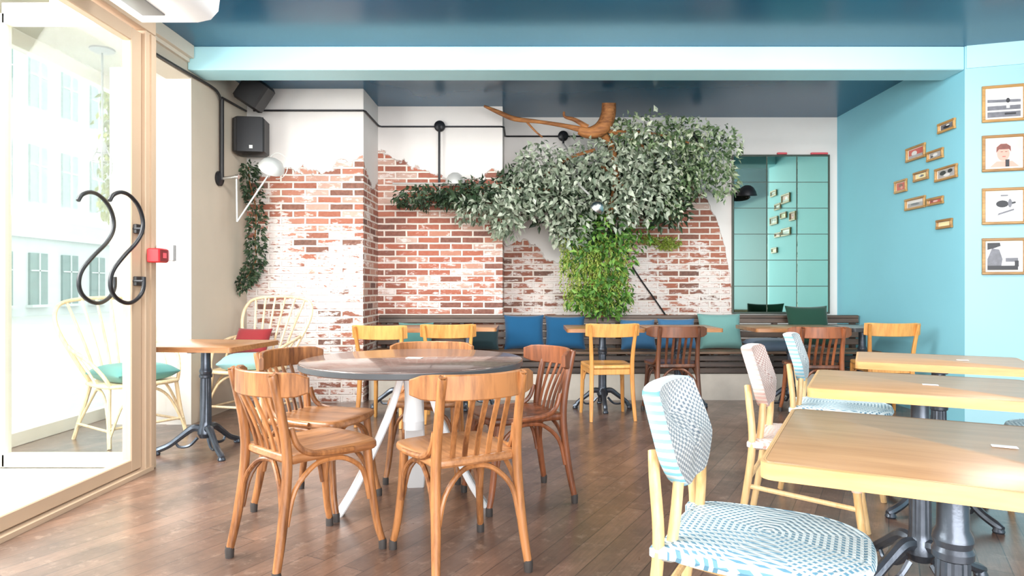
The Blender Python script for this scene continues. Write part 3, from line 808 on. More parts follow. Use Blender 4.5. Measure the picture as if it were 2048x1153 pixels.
# ---------------------------------------------------------------- square bistro tables on cast-iron columns
def bistro_table(label, loc, rz, w, d, top_m, edge_m, group, feet=4, z=0.75, foot_r=0.30, rot=45):
    t = thing('bistro_table', label, 'table', loc, rz, group)
    hw, hd = w / 2, d / 2; r = 0.03; o = []
    for cx, cy, a0 in ((hw - r, hd - r, 0), (-hw + r, hd - r, 90), (-hw + r, -hd + r, 180), (hw - r, -hd + r, 270)):
        for k in range(5):
            a = R(a0 + 22.5 * k); o.append((cx + r * math.cos(a), cy + r * math.sin(a)))
    MB().plate(o, z - 0.034, z, 0.003).build('tabletop', [top_m], t)
    big = [(x * (1 + 0.0035 / hw), y * (1 + 0.0035 / hd)) for x, y in o]
    eb = MB(); n = len(o)
    vs = [(x, y, z - 0.0335) for x, y in big] + [(x, y, z - 0.0012) for x, y in big] + [(x * (1 - 0.006 / hw), y * (1 - 0.006 / hd), z + 0.0004) for x, y in o] + [(x * .97, y * .97, z - 0.0338) for x, y in o]
    fs = []
    for i in range(n):
        j = (i + 1) % n
        fs += [(i, j, n + j, n + i), (n + i, n + j, 2 * n + j, 2 * n + i), (3 * n + i, 3 * n + j, j, i)]
    eb.add(vs, fs); eb.build('edge_band', edge_m, t)
    # fluted column
    co = MB()
    prof = [(0.036, 0.10), (0.052, 0.13), (0.050, 0.16), (0.040, 0.18), (0.037, 0.21), (0.036, 0.40), (0.034, 0.50), (0.041, 0.505), (0.042, 0.52), (0.037, 0.53), (0.041, 0.545), (0.039, 0.555), (0.032, 0.57), (0.030, z - 0.05)]
    n = 32; vs = []; fs = []
    for ri, (rr, zz) in enumerate(prof):
        fl = 0.07 if 4 <= ri <= 6 else 0.0
        for j in range(n):
            a = 2 * math.pi * j / n; q = rr * (1 - (fl if j % 2 else 0))
            vs.append((q * math.cos(a), q * math.sin(a), zz))
    for i in range(len(prof) - 1):
        for j in range(n):
            j2 = (j + 1) % n; fs.append((i * n + j, i * n + j2, (i + 1) * n + j2, (i + 1) * n + j))
    fs += [tuple(reversed(range(n))), tuple(range((len(prof) - 1) * n, len(prof) * n))]
    co.add(vs, fs); co.build('column', M['iron'], t, smooth=25)
    pb = MB(); pb.rbox((0, 0, z - 0.044), (0.34, 0.05, 0.018), 0.003); pb.rbox((0, 0, z - 0.044), (0.05, 0.34, 0.018), 0.003)
    pb.build('top_bracket', M['iron'], t)
    for k in range(feet):
        a = R(rot + 360 / feet * k); c_, s_ = math.cos(a), math.sin(a)
        P = [(0.03, 0.16), (0.08, 0.165), (0.15, 0.115), (0.22, 0.062), (foot_r - 0.01, 0.032), (foot_r + 0.02, 0.024)]
        f = MB(); f.tube(spline([(x * c_, x * s_, zz) for x, zz in P], 4), [0.026, 0.024, 0.020, 0.019, 0.020, 0.012], 8)
        # scroll web under the foot and round pad
        P2 = [(0.05, 0.10), (0.10, 0.05), (0.16, 0.045), (0.18, 0.07)]
        f.tube(spline([(x * c_, x * s_, zz) for x, zz in P2], 4), [0.012, 0.010, 0.008], 6)
        f.lathe([(0.022, 0.0), (0.026, 0.008), (0.018, 0.026)], 12, (foot_r * c_, foot_r * s_, 0))
        f.build('foot', M['iron'], t)
    return t


U = Vector((math.sin(R(27.5)), math.cos(R(27.5)), 0)); V = Vector((math.cos(R(27.5)), -math.sin(R(27.5)), 0))
def tcenter(fl, w, d): return Vector((fl[0], fl[1], 0)) + V * (w / 2) + U * (d / 2)
grp = 'oak square tables in the right-hand row'
rzT = R(-27.5)
tw = 0.72
c1 = tcenter((0.468, 1.312), tw, 0.67)
T1 = bistro_table('oak square table of the row by the woven chairs, nearest the camera', c1, rzT, tw, 0.67, M['table_oak'], M['table_edge'], grp)
c2 = tcenter((0.985, 2.295), tw, 0.60)
T2 = bistro_table('middle oak square table of the row by the woven chairs', c2, rzT, tw, 0.60, M['table_oak'], M['table_edge'], grp)
c3 = tcenter((1.572, 3.12), tw, 0.58)
T3 = bistro_table('oak square table of the row by the woven chairs, farthest from the camera', c3, rzT, tw, 0.58, M['table_oak'], M['table_edge'], grp)
card('white card on the nearest oak table', c1 + V * 0.10 + U * 0.04 + Vector((0, 0, 0.751)), rzT, 0.048, 0.022)
card('white card on the middle oak table', c2 + V * 0.03 - U * 0.03 + Vector((0, 0, 0.751)), rzT, 0.05, 0.028)
card('white card on the farthest oak table', c3 + V * 0.10 + Vector((0, 0, 0.751)), rzT, 0.05, 0.028)

grp = 'small brown bistro tables along the bench'
bistro_table('brown bistro table in front of the bench, next to the pilaster', (-1.18, 5.98, 0), 0, 0.58, 0.62, M['table_wood'], M['table_wood'], grp, foot_r=0.25, rot=0)
bistro_table('brown bistro table at the bench, just left of the royal blue cushions', (-0.57, 6.08, 0), 0, 0.56, 0.52, M['table_wood'], M['table_wood'], grp, foot_r=0.24, rot=0)
bistro_table('brown bistro table at the bench, under the hanging plant', (0.68, 5.98, 0), 0, 0.68, 0.62, M['table_wood'], M['table_wood'], grp, foot_r=0.25, rot=0)
bistro_table('brown bistro table at the bench, beside the sea-green cushion', (1.385, 6.02, 0), 0, 0.66, 0.60, M['table_wood'], M['table_wood'], grp, foot_r=0.25, rot=0)
bistro_table('brown bistro table at the bench, below the mirror', (2.43, 6.02, 0), 0, 0.84, 0.60, M['table_wood'], M['table_wood'], grp, foot_r=0.25, rot=0)
bistro_table('grey-topped bistro table in the corner by the sky blue wall', (3.10, 6.04, 0), 0, 0.44, 0.56, M['table_grey'], M['table_rim'], grp, foot_r=0.20, rot=0)
# cafe table by the window, with a three-foot base
bistro_table('wooden bistro table on a three-footed iron column by the window bay', (-2.17, 4.37, 0), R(-6), 0.72, 0.62, M['table_wood'], M['table_wood'], 'window tables', feet=3, z=0.735, rot=200)


# ---------------------------------------------------------------- woven bistro chairs
def woven_chair(label, loc, rz, seat_m, back_m, rim_m, wrap_m, group='woven rattan bistro chairs'):
    t = thing('woven_bistro_chair', label, 'chair', loc, rz, group)
    so = [(p.x, p.y) for p in spline([(x, y, 0) for x, y in [(-0.19, -0.20), (-0.215, -0.05), (-0.205, 0.12), (-0.13, 0.215), (0, 0.235), (0.13, 0.215), (0.205, 0.12), (0.215, -0.05), (0.19, -0.20), (0.10, -0.225), (-0.10, -0.225)]], 4, True)]
    MB().plate(so[::-1], 0.425, 0.462, 0.016, -0.004).build('seat', seat_m, t)
    rim = MB(); rim.tube([(x * 0.985, y * 0.985, 0.441) for x, y in so], 0.0205, 8, True); rim.build('seat_rim', seat_m, t)
    # back panel: eight-sided woven pad, wide in the middle and narrowing downwards
    pts = [(-0.11, 0.588), (-0.20, 0.655), (-0.214, 0.70), (-0.192, 0.805), (-0.168, 0.838), (0, 0.846), (0.168, 0.838), (0.192, 0.805), (0.214, 0.70), (0.20, 0.655), (0.11, 0.588), (0, 0.585)]
    def ring(y, k): return [(p.x * k, y + 0.55 * p.x * p.x - 0.28 * (p.z - 0.6), 0.715 + (p.z - 0.715) * k) for p in spline([(x, 0, z) for x, z in pts], 3, True)]
    L = [ring(-0.232, 0.90), ring(-0.236, 0.97), ring(-0.226, 1.0), ring(-0.200, 1.0), ring(-0.190, 0.97), ring(-0.192, 0.90), ring(-0.192, 0.6), ring(-0.192, 0.3)]
    n = len(L[0]); vs = sum(L, []); fs = []
    def panel(a, b, name, m, ends):
        mb = MB(); vs = sum(L[a:b], []); fs = []
        for k in range(b - a - 1):
            for i in range(n):
                j = (i + 1) % n; fs.append((k * n + i, k * n + j, k * n + n + j, k * n + n + i))
        if ends[0]: fs.append(tuple(reversed(range(n))))
        if ends[1]: fs.append(tuple(range((b - a - 1) * n, (b - a) * n)))
        mb.add([tuple(v) for v in vs], fs)
        return mb.build(name, m, t)
    panel(0, 2, 'back_panel_rear', back_m, (1, 0))
    panel(1, 5, 'back_panel_edge', rim_m, (0, 0))
    panel(4, 8, 'back_panel', back_m, (0, 1))
    # rattan poles
    for s in (-1, 1):
        MB().tube(spline([(s * 0.205, -0.300, 0.0), (s * 0.200, -0.262, 0.22), (s * 0.192, -0.236, 0.44), (s * 0.172, -0.252, 0.62), (s * 0.150, -0.262, 0.68)], 5), [0.0145, 0.016, 0.0155, 0.014], 10).build('back_leg', M['rattan'], t)
        MB().tube(spline([(s * 0.160, -0.215, 0.42), (s * 0.145, -0.205, 0.52), (s * 0.130, -0.200, 0.615)], 4), 0.0145, 10).build('back_support', M['rattan'], t)
        l = MB(); l.tube(spline([(s * 0.185, 0.150, 0.435), (s * 0.190, 0.165, 0.25), (s * 0.205, 0.200, 0.0)], 4), [0.0155, 0.0145], 10)
        lo = l.build('leg', M['rattan'], t)
        MB().tube([(s * 0.189, 0.162, 0.29), (s * 0.187, 0.157, 0.36)], 0.020, 10).build('cane_wrap', wrap_m, lo)
        MB().tube(spline([(s * 0.205, 0.105, 0.43), (s * 0.190, 0.14, 0.36), (s * 0.165, 0.12, 0.435)], 4), 0.009, 8).build('corner_loop', M['rattan'], t)
        b = MB(); b.tube([(s * 0.196, -0.252, 0.26), (s * 0.190, 0.172, 0.22)], 0.0105, 8); b.build('side_stretcher', M['rattan'], t)
        MB().rbox((s * 0.182, -0.222, 0.437), (0.05, 0.07, 0.035), 0.008).build('seat_lashing', seat_m, t)
    MB().tube([(-0.190, 0.168, 0.25), (0.190, 0.168, 0.25)], 0.0105, 8).build('front_stretcher', M['rattan'], t)
    MB().tube([(-0.195, -0.255, 0.28), (0.195, -0.255, 0.28)], 0.0105, 8).build('rear_stretcher', M['rattan'], t)
    return t


def wc(back_center):  # chair centre from the middle of its backrest
    return Vector((back_center[0], back_center[1], 0)) + V * 0.225
rzW = R(-90 - 27.5)
R1 = woven_chair('white and blue woven bistro chair tucked under the nearest oak table', wc((0.425, 1.80)), rzW, M['weave_blue'], M['weave_blue_back'], M['weave_rim'], M['rattan_wrap'])
R2 = woven_chair('pink and white woven bistro chair at the middle oak table', wc((1.05, 2.93)), rzW, M['weave_pink'], M['weave_pink_back'], M['weave_rim_pink'], M['rattan_wrap'])
R3 = dup(R1, wc((1.545, 3.72)), rzW, 'white and blue woven chair half hidden behind the pink one, at the farthest oak table')
R4 = dup(R1, c3 + V * 0.52 - U * 0.02, R(90 - 27.5), 'white and blue woven bistro chair on the wall side of the farthest oak table')
R5 = dup(R1, c2 + V * 0.60 + U * 0.0, R(90 - 27.5), 'woven chair on the wall side of the middle oak table, mostly hidden')


# ---------------------------------------------------------------- cane fan-back chairs by the window
def fan_chair(label, loc, rz):
    t = thing('cane_fan_chair', label, 'chair', loc, rz, 'cane fan-back chairs by the window')
    m = M['rattan_pale']
    so = [(p.x, p.y) for p in spline([(x, y, 0) for x, y in [(-0.20, -0.20), (-0.25, 0.0), (-0.24, 0.18), (-0.12, 0.25), (0.12, 0.25), (0.24, 0.18), (0.25, 0.0), (0.20, -0.20), (0, -0.23)]], 4, True)]
    MB().plate(so[::-1], 0.405, 0.425, 0.006).build('seat', m, t)
    MB().tube([(x, y, 0.415) for x, y in so], 0.014, 8, True).build('seat_rim', m, t)
    # fan back outline and spokes
    fo = [(-0.19, -0.20, 0.42), (-0.27, -0.26, 0.60), (-0.345, -0.34, 0.82), (-0.33, -0.39, 0.95), (-0.24, -0.41, 1.01), (0, -0.42, 1.03), (0.24, -0.41, 1.01), (0.33, -0.39, 0.95), (0.345, -0.34, 0.82), (0.27, -0.26, 0.60), (0.19, -0.20, 0.42)]
    fan = spline(fo, 6)
    MB().tube(fan, 0.014, 8).build('back_hoop', m, t)
    for i in range(6):
        a = -1 + 2 * i / 5
        p0 = (a * 0.13, -0.215, 0.42); p2 = (a * 0.255, -0.412, 1.018 - 0.012 * a * a); p1 = (a * 0.185, -0.30, 0.70)
        MB().tube(spline([p0, p1, p2], 4), 0.0095, 8).build('back_spoke', m, t)
    for s in (-1, 1):
        # arm loop
        MB().tube(spline([(s * 0.29, -0.285, 0.68), (s * 0.33, -0.14, 0.66), (s * 0.315, 0.04, 0.60), (s * 0.27, 0.15, 0.50), (s * 0.235, 0.19, 0.415)], 5), 0.013, 8).build('armrest', m, t)
        MB().tube(spline([(s * 0.305, -0.20, 0.665), (s * 0.28, -0.06, 0.54), (s * 0.25, 0.02, 0.42)], 5), 0.009, 8).build('arm_brace', m, t)
        # legs with inner hoops
        MB().tube(spline([(s * 0.235, 0.17, 0.41), (s * 0.25, 0.20, 0.2), (s * 0.27, 0.25, 0.0)], 4), 0.015, 8).build('leg', m, t)
        MB().tube(spline([(s * 0.19, -0.19, 0.41), (s * 0.22, -0.25, 0.2), (s * 0.25, -0.31, 0.0)], 4), 0.015, 8).build('leg', m, t)
        MB().tube(spline([(s * 0.265, 0.235, 0.07), (s * 0.235, 0.12, 0.30), (s * 0.225, 0.0, 0.385), (s * 0.215, -0.13, 0.30), (s * 0.243, -0.29, 0.07)], 5), 0.010, 8).build('leg_hoop', m, t)
        MB().tube([(s * 0.26, 0.225, 0.115), (s * 0.238, -0.282, 0.115)], 0.010, 8).build('stretcher', m, t)
    MB().tube(spline([(-0.262, 0.235, 0.07), (-0.15, 0.21, 0.31), (0, 0.20, 0.385), (0.15, 0.21, 0.31), (0.262, 0.235, 0.07)], 5), 0.010, 8).build('leg_hoop', m, t)
    MB().tube([(-0.258, 0.225, 0.13), (0.258, 0.225, 0.13)], 0.010, 8).build('stretcher', m, t)
    return t


K2 = fan_chair('cane fan-back chair against the limewashed brick pilaster, with red and aqua cushions', (-2.36, 5.52, 0), R(180 - 14))
K1 = dup(K2, (-2.93, 4.80, 0), R(-122), 'cane fan-back chair in the window bay, seen through the glass panel')


# ---------------------------------------------------------------- wall bench
bn = thing('wall_bench', 'long dark slatted wooden bench along the brick back wall', 'bench', (1.0, 6.7, 0))
x0, x1 = -1.575 - 1.0, 3.47 - 1.0; cx = (x0 + x1) / 2; L_ = x1 - x0
pl = MB(); pl.box((cx, 6.62 - 6.7, 0.13), (L_, 0.42, 0.26)); pl.build('plinth', M['plinth'], bn)
fa = MB()
for z in (0.295, 0.355, 0.415): fa.rbox((cx, 6.40 - 6.7, z), (L_, 0.022, 0.052), 0.004)
fa.build('front_fascia', M['bench'], bn)
st = MB()
for i in range(4): st.rbox((cx, 6.425 - 6.7 + 0.105 * i, 0.470), (L_, 0.095, 0.026), 0.004)
st.build('seat_slats', M['bench_light'], bn)
bk = MB()
rot = Matrix.Rotation(R(-8), 3, 'X')
for i in range(4): bk.rbox((cx, 6.80 - 6.7 + 0.013 * i, 0.545 + 0.075 * i), (L_, 0.020, 0.062), 0.004, rot=rot)
bk.build('backrest_slats', M['bench'], bn)
tr_ = MB(); tr_.rbox((cx, 6.86 - 6.7, 0.805), (L_, 0.075, 0.034), 0.006); tr_.build('top_rail', M['bench'], bn)
sp = MB()
for i in range(7): sp.rbox((x0 + 0.05 + (L_ - 0.1) * i / 6, 6.868 - 6.7, 0.63), (0.05, 0.06, 0.32), 0.004)
for i in range(7): sp.rbox((x0 + 0.05 + (L_ - 0.1) * i / 6, 6.62 - 6.7, 0.35), (0.05, 0.38, 0.19), 0.004)
sp.build('support_frame', M['bench'], bn)


# ---------------------------------------------------------------- cushions
def cushion(label, loc, w, h, t, mat, tilt=72, yaw=0, roll=0, group='cushions on the wall bench'):
    o = MB().pillow(w, h, t).build('cushion', mat, smooth=60)
    o.location = loc
    o.rotation_euler = (R(tilt), R(roll), R(yaw))
    return tag(o, label, 'cushion', group)


cushion('royal blue cushion leaning on the bench back, the one farther from the plant', (-0.045, 6.66, 0.655), 0.41, 0.36, 0.13, M['cushion_blue'], 74, 3)
cushion('royal blue cushion leaning on the bench back, directly left of the plant', (0.375, 6.66, 0.650), 0.41, 0.35, 0.13, M['cushion_blue'], 72, -2)
cushion('mid-blue cushion on the bench behind the dark slatted chair, wall side', (1.12, 6.66, 0.63), 0.36, 0.32, 0.12, M['cushion_blue2'], 70, 0)
cushion('mid-blue cushion behind the dark slatted chair, next to the sea-green cushion', (1.52, 6.66, 0.64), 0.38, 0.32, 0.12, M['cushion_blue2'], 70, 0)
cushion('sea-green cushion leaning upright on the bench', (1.96, 6.655, 0.665), 0.44, 0.37, 0.13, M['cushion_teal'], 74, 0)
cushion('blue-grey cushion lying flat on the bench under the mirror', (2.45, 6.58, 0.535), 0.46, 0.38, 0.10, M['cushion_grey'], 4, 6)
cushion('dark green cushion propped against the bench back below the mirror', (2.88, 6.69, 0.72), 0.44, 0.42, 0.12, M['cushion_green'], 74, 2)
cushion('dark teal cushion on the bench, beside the table left of the royal blue ones', (-0.47, 6.62, 0.60), 0.34, 0.26, 0.12, M['cushion_dark'], 64, 0)
cushion('grey-teal cushion on the bench between the two golden chairs near the pilaster', (-1.16, 6.66, 0.61), 0.36, 0.30, 0.12, M['cushion_aqua'], 68, 0)
cushion('aqua green seat cushion on the fan-back chair in the window bay', (-2.91, 4.79, 0.487), 0.44, 0.44, 0.12, M['cushion_aqua'], 0, -30, group='cushions on the fan-back chairs')
cushion('pale aqua seat cushion on the fan-back chair by the brick pilaster', (-2.37, 5.50, 0.487), 0.42, 0.42, 0.12, M['cushion_pale'], 0, 14, group='cushions on the fan-back chairs')
cushion('dark red cushion leaning in the fan-back chair by the brick pilaster', (-2.42, 5.69, 0.64), 0.34, 0.24, 0.10, M['cushion_red'], 66, -14, group='cushions on the fan-back chairs')


# ---------------------------------------------------------------- mirror
mr = thing('wall_mirror', 'tall antique mirror made of square panes, hung above the bench near the sky blue wall', 'mirror', (2.843, YC, 1.715))
MB().box((0, -0.015, 0), (1.076, 0.024, 1.768)).build('backing', M['mirror_joint'], mr)
cols = [(-0.533, -0.162), (-0.158, 0.176), (0.180, 0.533)]
for a, b in cols:
    for j in range(6):
        z = -0.879 + 0.293 * j
        MB().rbox(((a + b) / 2, -0.029, z + 0.1465), (b - a - 0.006, 0.006, 0.285), 0.0025).build('mirror_pane', M['mirror_dark'] if a < -0.3 else M['mirror'], mr, smooth=0)
fr = MB()
for x in (-0.541, 0.541): fr.rbox((x, -0.022, 0), (0.014, 0.040, 1.79), 0.003)
for z in (-0.889, 0.889): fr.rbox((0, -0.022, z), (1.09, 0.040, 0.014), 0.003)
fr.build('frame', M['mirror_joint'], mr)
cl = MB().rbox((0, 0, 0), (0.11, 0.03, 0.022), 0.004).build('mirror_clip', M['pink']); cl.location = (2.86, YC - 0.016, 2.627); tag(cl, 'small coral clip on the top edge of the mirror, near its middle', 'clip', 'coral clips above the mirror')
cl = MB().rbox((0, 0, 0), (0.19, 0.03, 0.022), 0.004).build('mirror_clip', M['pink']); cl.location = (3.28, YC - 0.016, 2.627); tag(cl, 'longer coral clip on the top corner of the mirror by the blue wall', 'clip', 'coral clips above the mirror')


# ---------------------------------------------------------------- framed pictures
def picture(label, w, h, mat_w, draw, loc, rz, group, fw_=0.022):
    """hung in local XZ facing -Y"""
    t = thing('picture_frame', label, 'picture', loc, rz, group)
    f = MB()
    f.strip([(-w / 2, -0.011, h / 2 - fw_ / 2), (w / 2, -0.011, h / 2 - fw_ / 2)], fw_, 0.02, (0, 0, 1)); f.strip([(-w / 2, -0.011, -h / 2 + fw_ / 2), (w / 2, -0.011, -h / 2 + fw_ / 2)], fw_, 0.02, (0, 0, 1))
    for s in (-1, 1): f.strip([(s * (w / 2 - fw_ / 2), -0.011, -h / 2 + fw_), (s * (w / 2 - fw_ / 2), -0.011, h / 2 - fw_)], fw_, 0.02, (1, 0, 0))
    f.build('frame', M['gold_frame'], t)
    MB().box((0, -0.004, 0), (w - 2 * fw_ + 0.004, 0.006, h - 2 * fw_ + 0.004)).build('mount', M['mount'], t)
    pw, ph = (w - 2 * fw_) * (1 - mat_w), (h - 2 * fw_) * (1 - mat_w)
    p = MB(); mats = []
    def layer(m):
        if m not in mats: mats.append(m)
        p.cur = mats.index(m)
    layer(draw[0]); p.box((0, -0.0078, 0), (pw, 0.0012, ph))
    y = -0.0086
    for m, kind, *a in draw[1:]:
        layer(m)
        if kind == 'e': p.ellipse((a[0] * pw, y, a[1] * ph), a[2] * pw, a[3] * ph)
        else: p.poly([(q[0] * pw, y, q[1] * ph) for q in a[0]])
        y -= 0.00025
    p.build('print', [M[m] for m in mats], t, smooth=0)
    for i, m in enumerate(mats): pass
    return t


def _fix(draw): return draw
rect = lambda a, b, c, d: [(a, b), (c, b), (c, d), (a, d)]
ph1 = ['photo_pale', ('photo_mid', 'p', rect(-.5, -.5, .5, -.08)), ('photo_pale', 'p', rect(-.5, -.30, .5, -.24)), ('photo_mid', 'p', [(-.5, .05), (.5, .02), (.5, .12), (-.5, .16)]), ('photo_dark', 'e', .12, .10, .06, .09), ('photo_dark', 'p', rect(.02, -.42, .36, -.35)), ('photo_pale', 'p', rect(.07, -.18, .17, .0))]
ph2 = ['photo_pink', ('photo_skin', 'e', -.02, -.02, .19, .27), ('photo_brown', 'p', [(-.23, .02), (-.22, .22), (-.10, .34), (.08, .34), (.20, .24), (.21, .04), (.15, .14), (-.15, .14)]), ('photo_brown', 'p', rect(-.10, .04, -.03, .06)), ('photo_brown', 'p', rect(.03, .04, .10, .06)), ('photo_red', 'p', rect(-.05, -.14, .05, -.11)), ('photo_skin', 'p', [(-.42, -.5), (-.22, -.30), (.25, -.30), (.45, -.5)]), ('photo_dark', 'p', rect(.04, -.5, .16, -.24))]
ph3 = ['photo_pale', ('photo_dark', 'e', -.05, .08, .19, .13), ('photo_dark', 'p', [(.05, .10), (.34, .16), (.36, .10), (.10, .02)]), ('photo_mid', 'p', [(-.20, -.34), (.30, -.16), (.30, -.10), (-.16, -.26)]), ('photo_mid', 'e', .18, .10, .06, .16), ('photo_mid', 'p', rect(-.1, .36, .12, .41))]
ph4 = ['photo_pale', ('photo_mid', 'p', [(-.5, -.1), (-.36, .3), (-.14, .25), (-.04, -.1), (-.10, -.5), (-.5, -.5)]), ('photo_dark', 'p', [(-.5, .24), (-.5, .5), (-.12, .5), (-.10, .38), (-.3, .30)]), ('photo_dark', 'p', rect(-.5, -.5, .42, -.34)), ('photo_mid', 'p', rect(.05, -.20, .42, -.06)), ('photo_dark', 'p', rect(.32, -.38, .44, -.16))]
for lab, (ya, yb), dr in (('topmost picture of the column on the pale blue wall, black and white group photo', (165, 242), ph1), ('portrait of a dark-haired person in faded pink, second picture from the top of the column', (267, 341), ph2),
                          ('picture of a dark crouching figure on white, third from the top of the column', (375, 447), ph3), ('lowest picture of the column, black and white photo of a seated figure', (477, 548), ph4)):
    D = 5.07; z = 1.1 + (578 - (ya + yb) / 2) * D / 1300
    off = 0.265
    p0 = Vector((XR, 5.2, 0)) + e * off + nrm * 0.002
    picture(lab, 0.30, 74 * D / 1300, 0.12, dr, (p0.x, p0.y, z), ang, 'column of framed photos on the pale blue wall')
small = [(1879, 1913, 236, 269, 'highest small frame on the sky blue wall, dark photo', ['photo_mid', ('photo_dark', 'e', 0, -.1, .3, .3), ('photo_pale', 'e', .1, .2, .15, .15)]),
         (1815, 1853, 285, 327, 'larger small frame with a reddish group photo, upper row, farther from the camera', ['photo_red', ('photo_pale', 'e', -.1, 0, .2, .3), ('photo_grey', 'p', rect(-.5, -.5, .5, -.2))]),
         (1857, 1889, 294, 326, 'small frame with a pale figure photo, right beside the reddish group photo', ['photo_grey', ('photo_pale', 'e', 0, .05, .22, .3), ('photo_dark', 'e', -.3, -.2, .1, .2)]),
         (1830, 1859, 337, 367, 'small frame with a yellowish photo in the middle of the cluster', ['photo_yellow', ('photo_mid', 'e', .05, 0, .25, .25), ('photo_pale', 'e', -.15, .1, .12, .2)]),
         (1873, 1917, 325, 368, 'largest frame of the cluster, black and white photo of people', ['photo_grey', ('photo_dark', 'e', -.2, .1, .2, .3), ('photo_dark', 'e', .25, .2, .15, .25), ('photo_pale', 'e', .05, -.25, .2, .2)]),
         (1792, 1816, 356, 390, 'narrow red-toned frame of the cluster, nearest the corner', ['photo_red', ('photo_brown', 'e', 0, .1, .25, .25), ('photo_skin', 'e', .1, -.2, .15, .2)]),
         (1813, 1853, 388, 426, 'frame with a grey landscape photo, lower row nearer the corner', ['photo_grey', ('photo_pale', 'p', rect(-.5, .1, .5, .5)), ('photo_mid', 'e', 0, -.1, .3, .2)]),
         (1857, 1889, 389, 416, 'small frame with a red and pink photo, beside the grey landscape', ['photo_red', ('photo_pink', 'e', 0, 0, .25, .3), ('photo_brown', 'e', -.3, 0, .12, .3)]),
         (1876, 1907, 433, 463, 'lowest frame of the cluster, blank pale yellow print', ['photo_yellow'])]
for xl, xr, ya, yb, lab, dr in small:
    Dn = XR * 1300 / (xr - 1057); Df = XR * 1300 / (xl - 1057); D = (Dn + Df) / 2
    z = 1.1 + (578 - (ya + yb) / 2) * D / 1300 + 0.0
    hh = ((yb - ya) - abs(0.36 * (xr - xl))) * D / 1300
    picture(lab, Df - Dn, hh, 0.15, dr, (XR - 0.002, D, z), R(-90), 'cluster of small frames on the sky blue wall', fw_=0.02)


# ---------------------------------------------------------------- ceiling and wall equipment on the left
# air curtain over the door
ac = thing('air_curtain', 'white air curtain unit hung over the glass door', 'air curtain', (-1.94, 2.55, 2.555))
pr = [(-0.22, 0.38), (-0.20, 0.02), (-0.14, -0.02), (0.16, -0.02), (0.23, -0.005), (0.27, 0.04), (0.28, 0.12), (0.28, 0.38)]
body = MB(); vs = [(x, y, z) for y in (-0.95, 0.95) for x, z in pr]; n = len(pr)
fs = [(i, (i + 1) % n, n + (i + 1) % n, n + i) for i in range(n)] + [tuple(reversed(range(n))), tuple(range(n, 2 * n))]
body.add(vs, fs); body.build('housing', M['white_gloss'], ac)
vg = MB(); vg.rbox((-0.02, 0, -0.022), (0.12, 1.7, 0.008), 0.002); vg.build('outlet_grille', M['grey'], ac)
MB().rbox((-0.27, 0, 0.26), (0.11, 1.6, 0.2), 0.004).build('mounting_bracket', M['grey'], ac)

# wiring conduits
cd = MB()
cd.tube(spline([(-2.712, 4.2, 2.80), (-2.712, 5.0, 2.815), (-2.712, 5.55, 2.83), (-2.70, 5.66, 2.80), (-2.70, 5.70, 2.76)], 4), 0.011, 8)
cd.tube([(-2.715, 5.76, 2.795), (-2.715, 6.25, 2.81)], 0.010, 8)
o = cd.build('wall_conduit', M['black']); tag(o, 'thin black conduit running along the beige lintel and left wall', 'cable')
cd = MB(); cd.tube([(-2.66, YA - 0.014, 2.825), (-1.60, YA - 0.014, 2.825), (-1.585, YA + 0.02, 2.825), (-1.585, YB - 0.03, 2.825), (-1.56, YB - 0.013, 2.822), (-0.29, YB - 0.013, 2.822), (-0.262, YB + 0.02, 2.822), (-0.262, YC - 0.03, 2.822), (-0.24, YC - 0.013, 2.822), (0.95, YC - 0.013, 2.822)], 0.0095, 8)
o = cd.build('wall_conduit', M['black_metal']); tag(o, 'thin dark conduit running level across the white plaster of the back wall', 'cable')

# lamp on the left wall: thick conduit, jointed arm, chrome dish
wl_ = thing('wall_lamp', 'chrome dish lamp on a long jointed arm, fixed to the beige left wall', 'lamp', (-2.73, 5.72, 2.07), 0, 'wall lamps')
MB().tube(spline([(0.03, 0, 0.70), (0.03, 0, 0.05), (0.032, 0, 0.0)], 3), 0.020, 10).build('conduit', M['black'], wl_)
b = MB(); b.M = Matrix.Rotation(R(90), 4, 'Y'); b.lathe([(0.066, 0.002), (0.066, 0.020), (0.045, 0.034), (0.0, 0.038)], 20); b.build('base', M['black_metal'], wl_)
b = MB(); b.tube([(0.03, 0, 0.0), (0.16, 0, 0.015)], 0.015, 10); b.tube([(0.15, 0, 0.015), (0.18, 0, 0.015)], 0.021, 10); b.build('knuckle', M['chrome'], wl_)
b = MB(); b.tube([(0.16, 0, 0.015), (0.165, 0, -0.38)], 0.008, 8); b.tube([(0.165, 0, -0.38), (0.44, 0.0, 0.03)], 0.008, 8); b.build('arm', M['silver'], wl_)
hd = MB(); hd.M = Matrix.Translation((0.47, 0.0, 0.10)) @ Matrix.Rotation(R(35), 4, 'Y') @ Matrix.Rotation(R(35), 4, 'X')
hd.lathe([(0.0, 0.075), (0.045, 0.070), (0.085, 0.045), (0.108, 0.0), (0.112, -0.01), (0.104, -0.006), (0.08, 0.035), (0.04, 0.058), (0.0, 0.062)], 24)
ho = hd.build('shade', M['silver'], wl_)
g = MB(); g.tube([(0.515 + 0.088 * math.cos(a), 0.02, 0.115 + 0.115 * math.sin(a)) for a in [R(-100 + 10 * i) for i in range(26)]], 0.004, 6); g.build('wire_guard', M['silver'], ho)

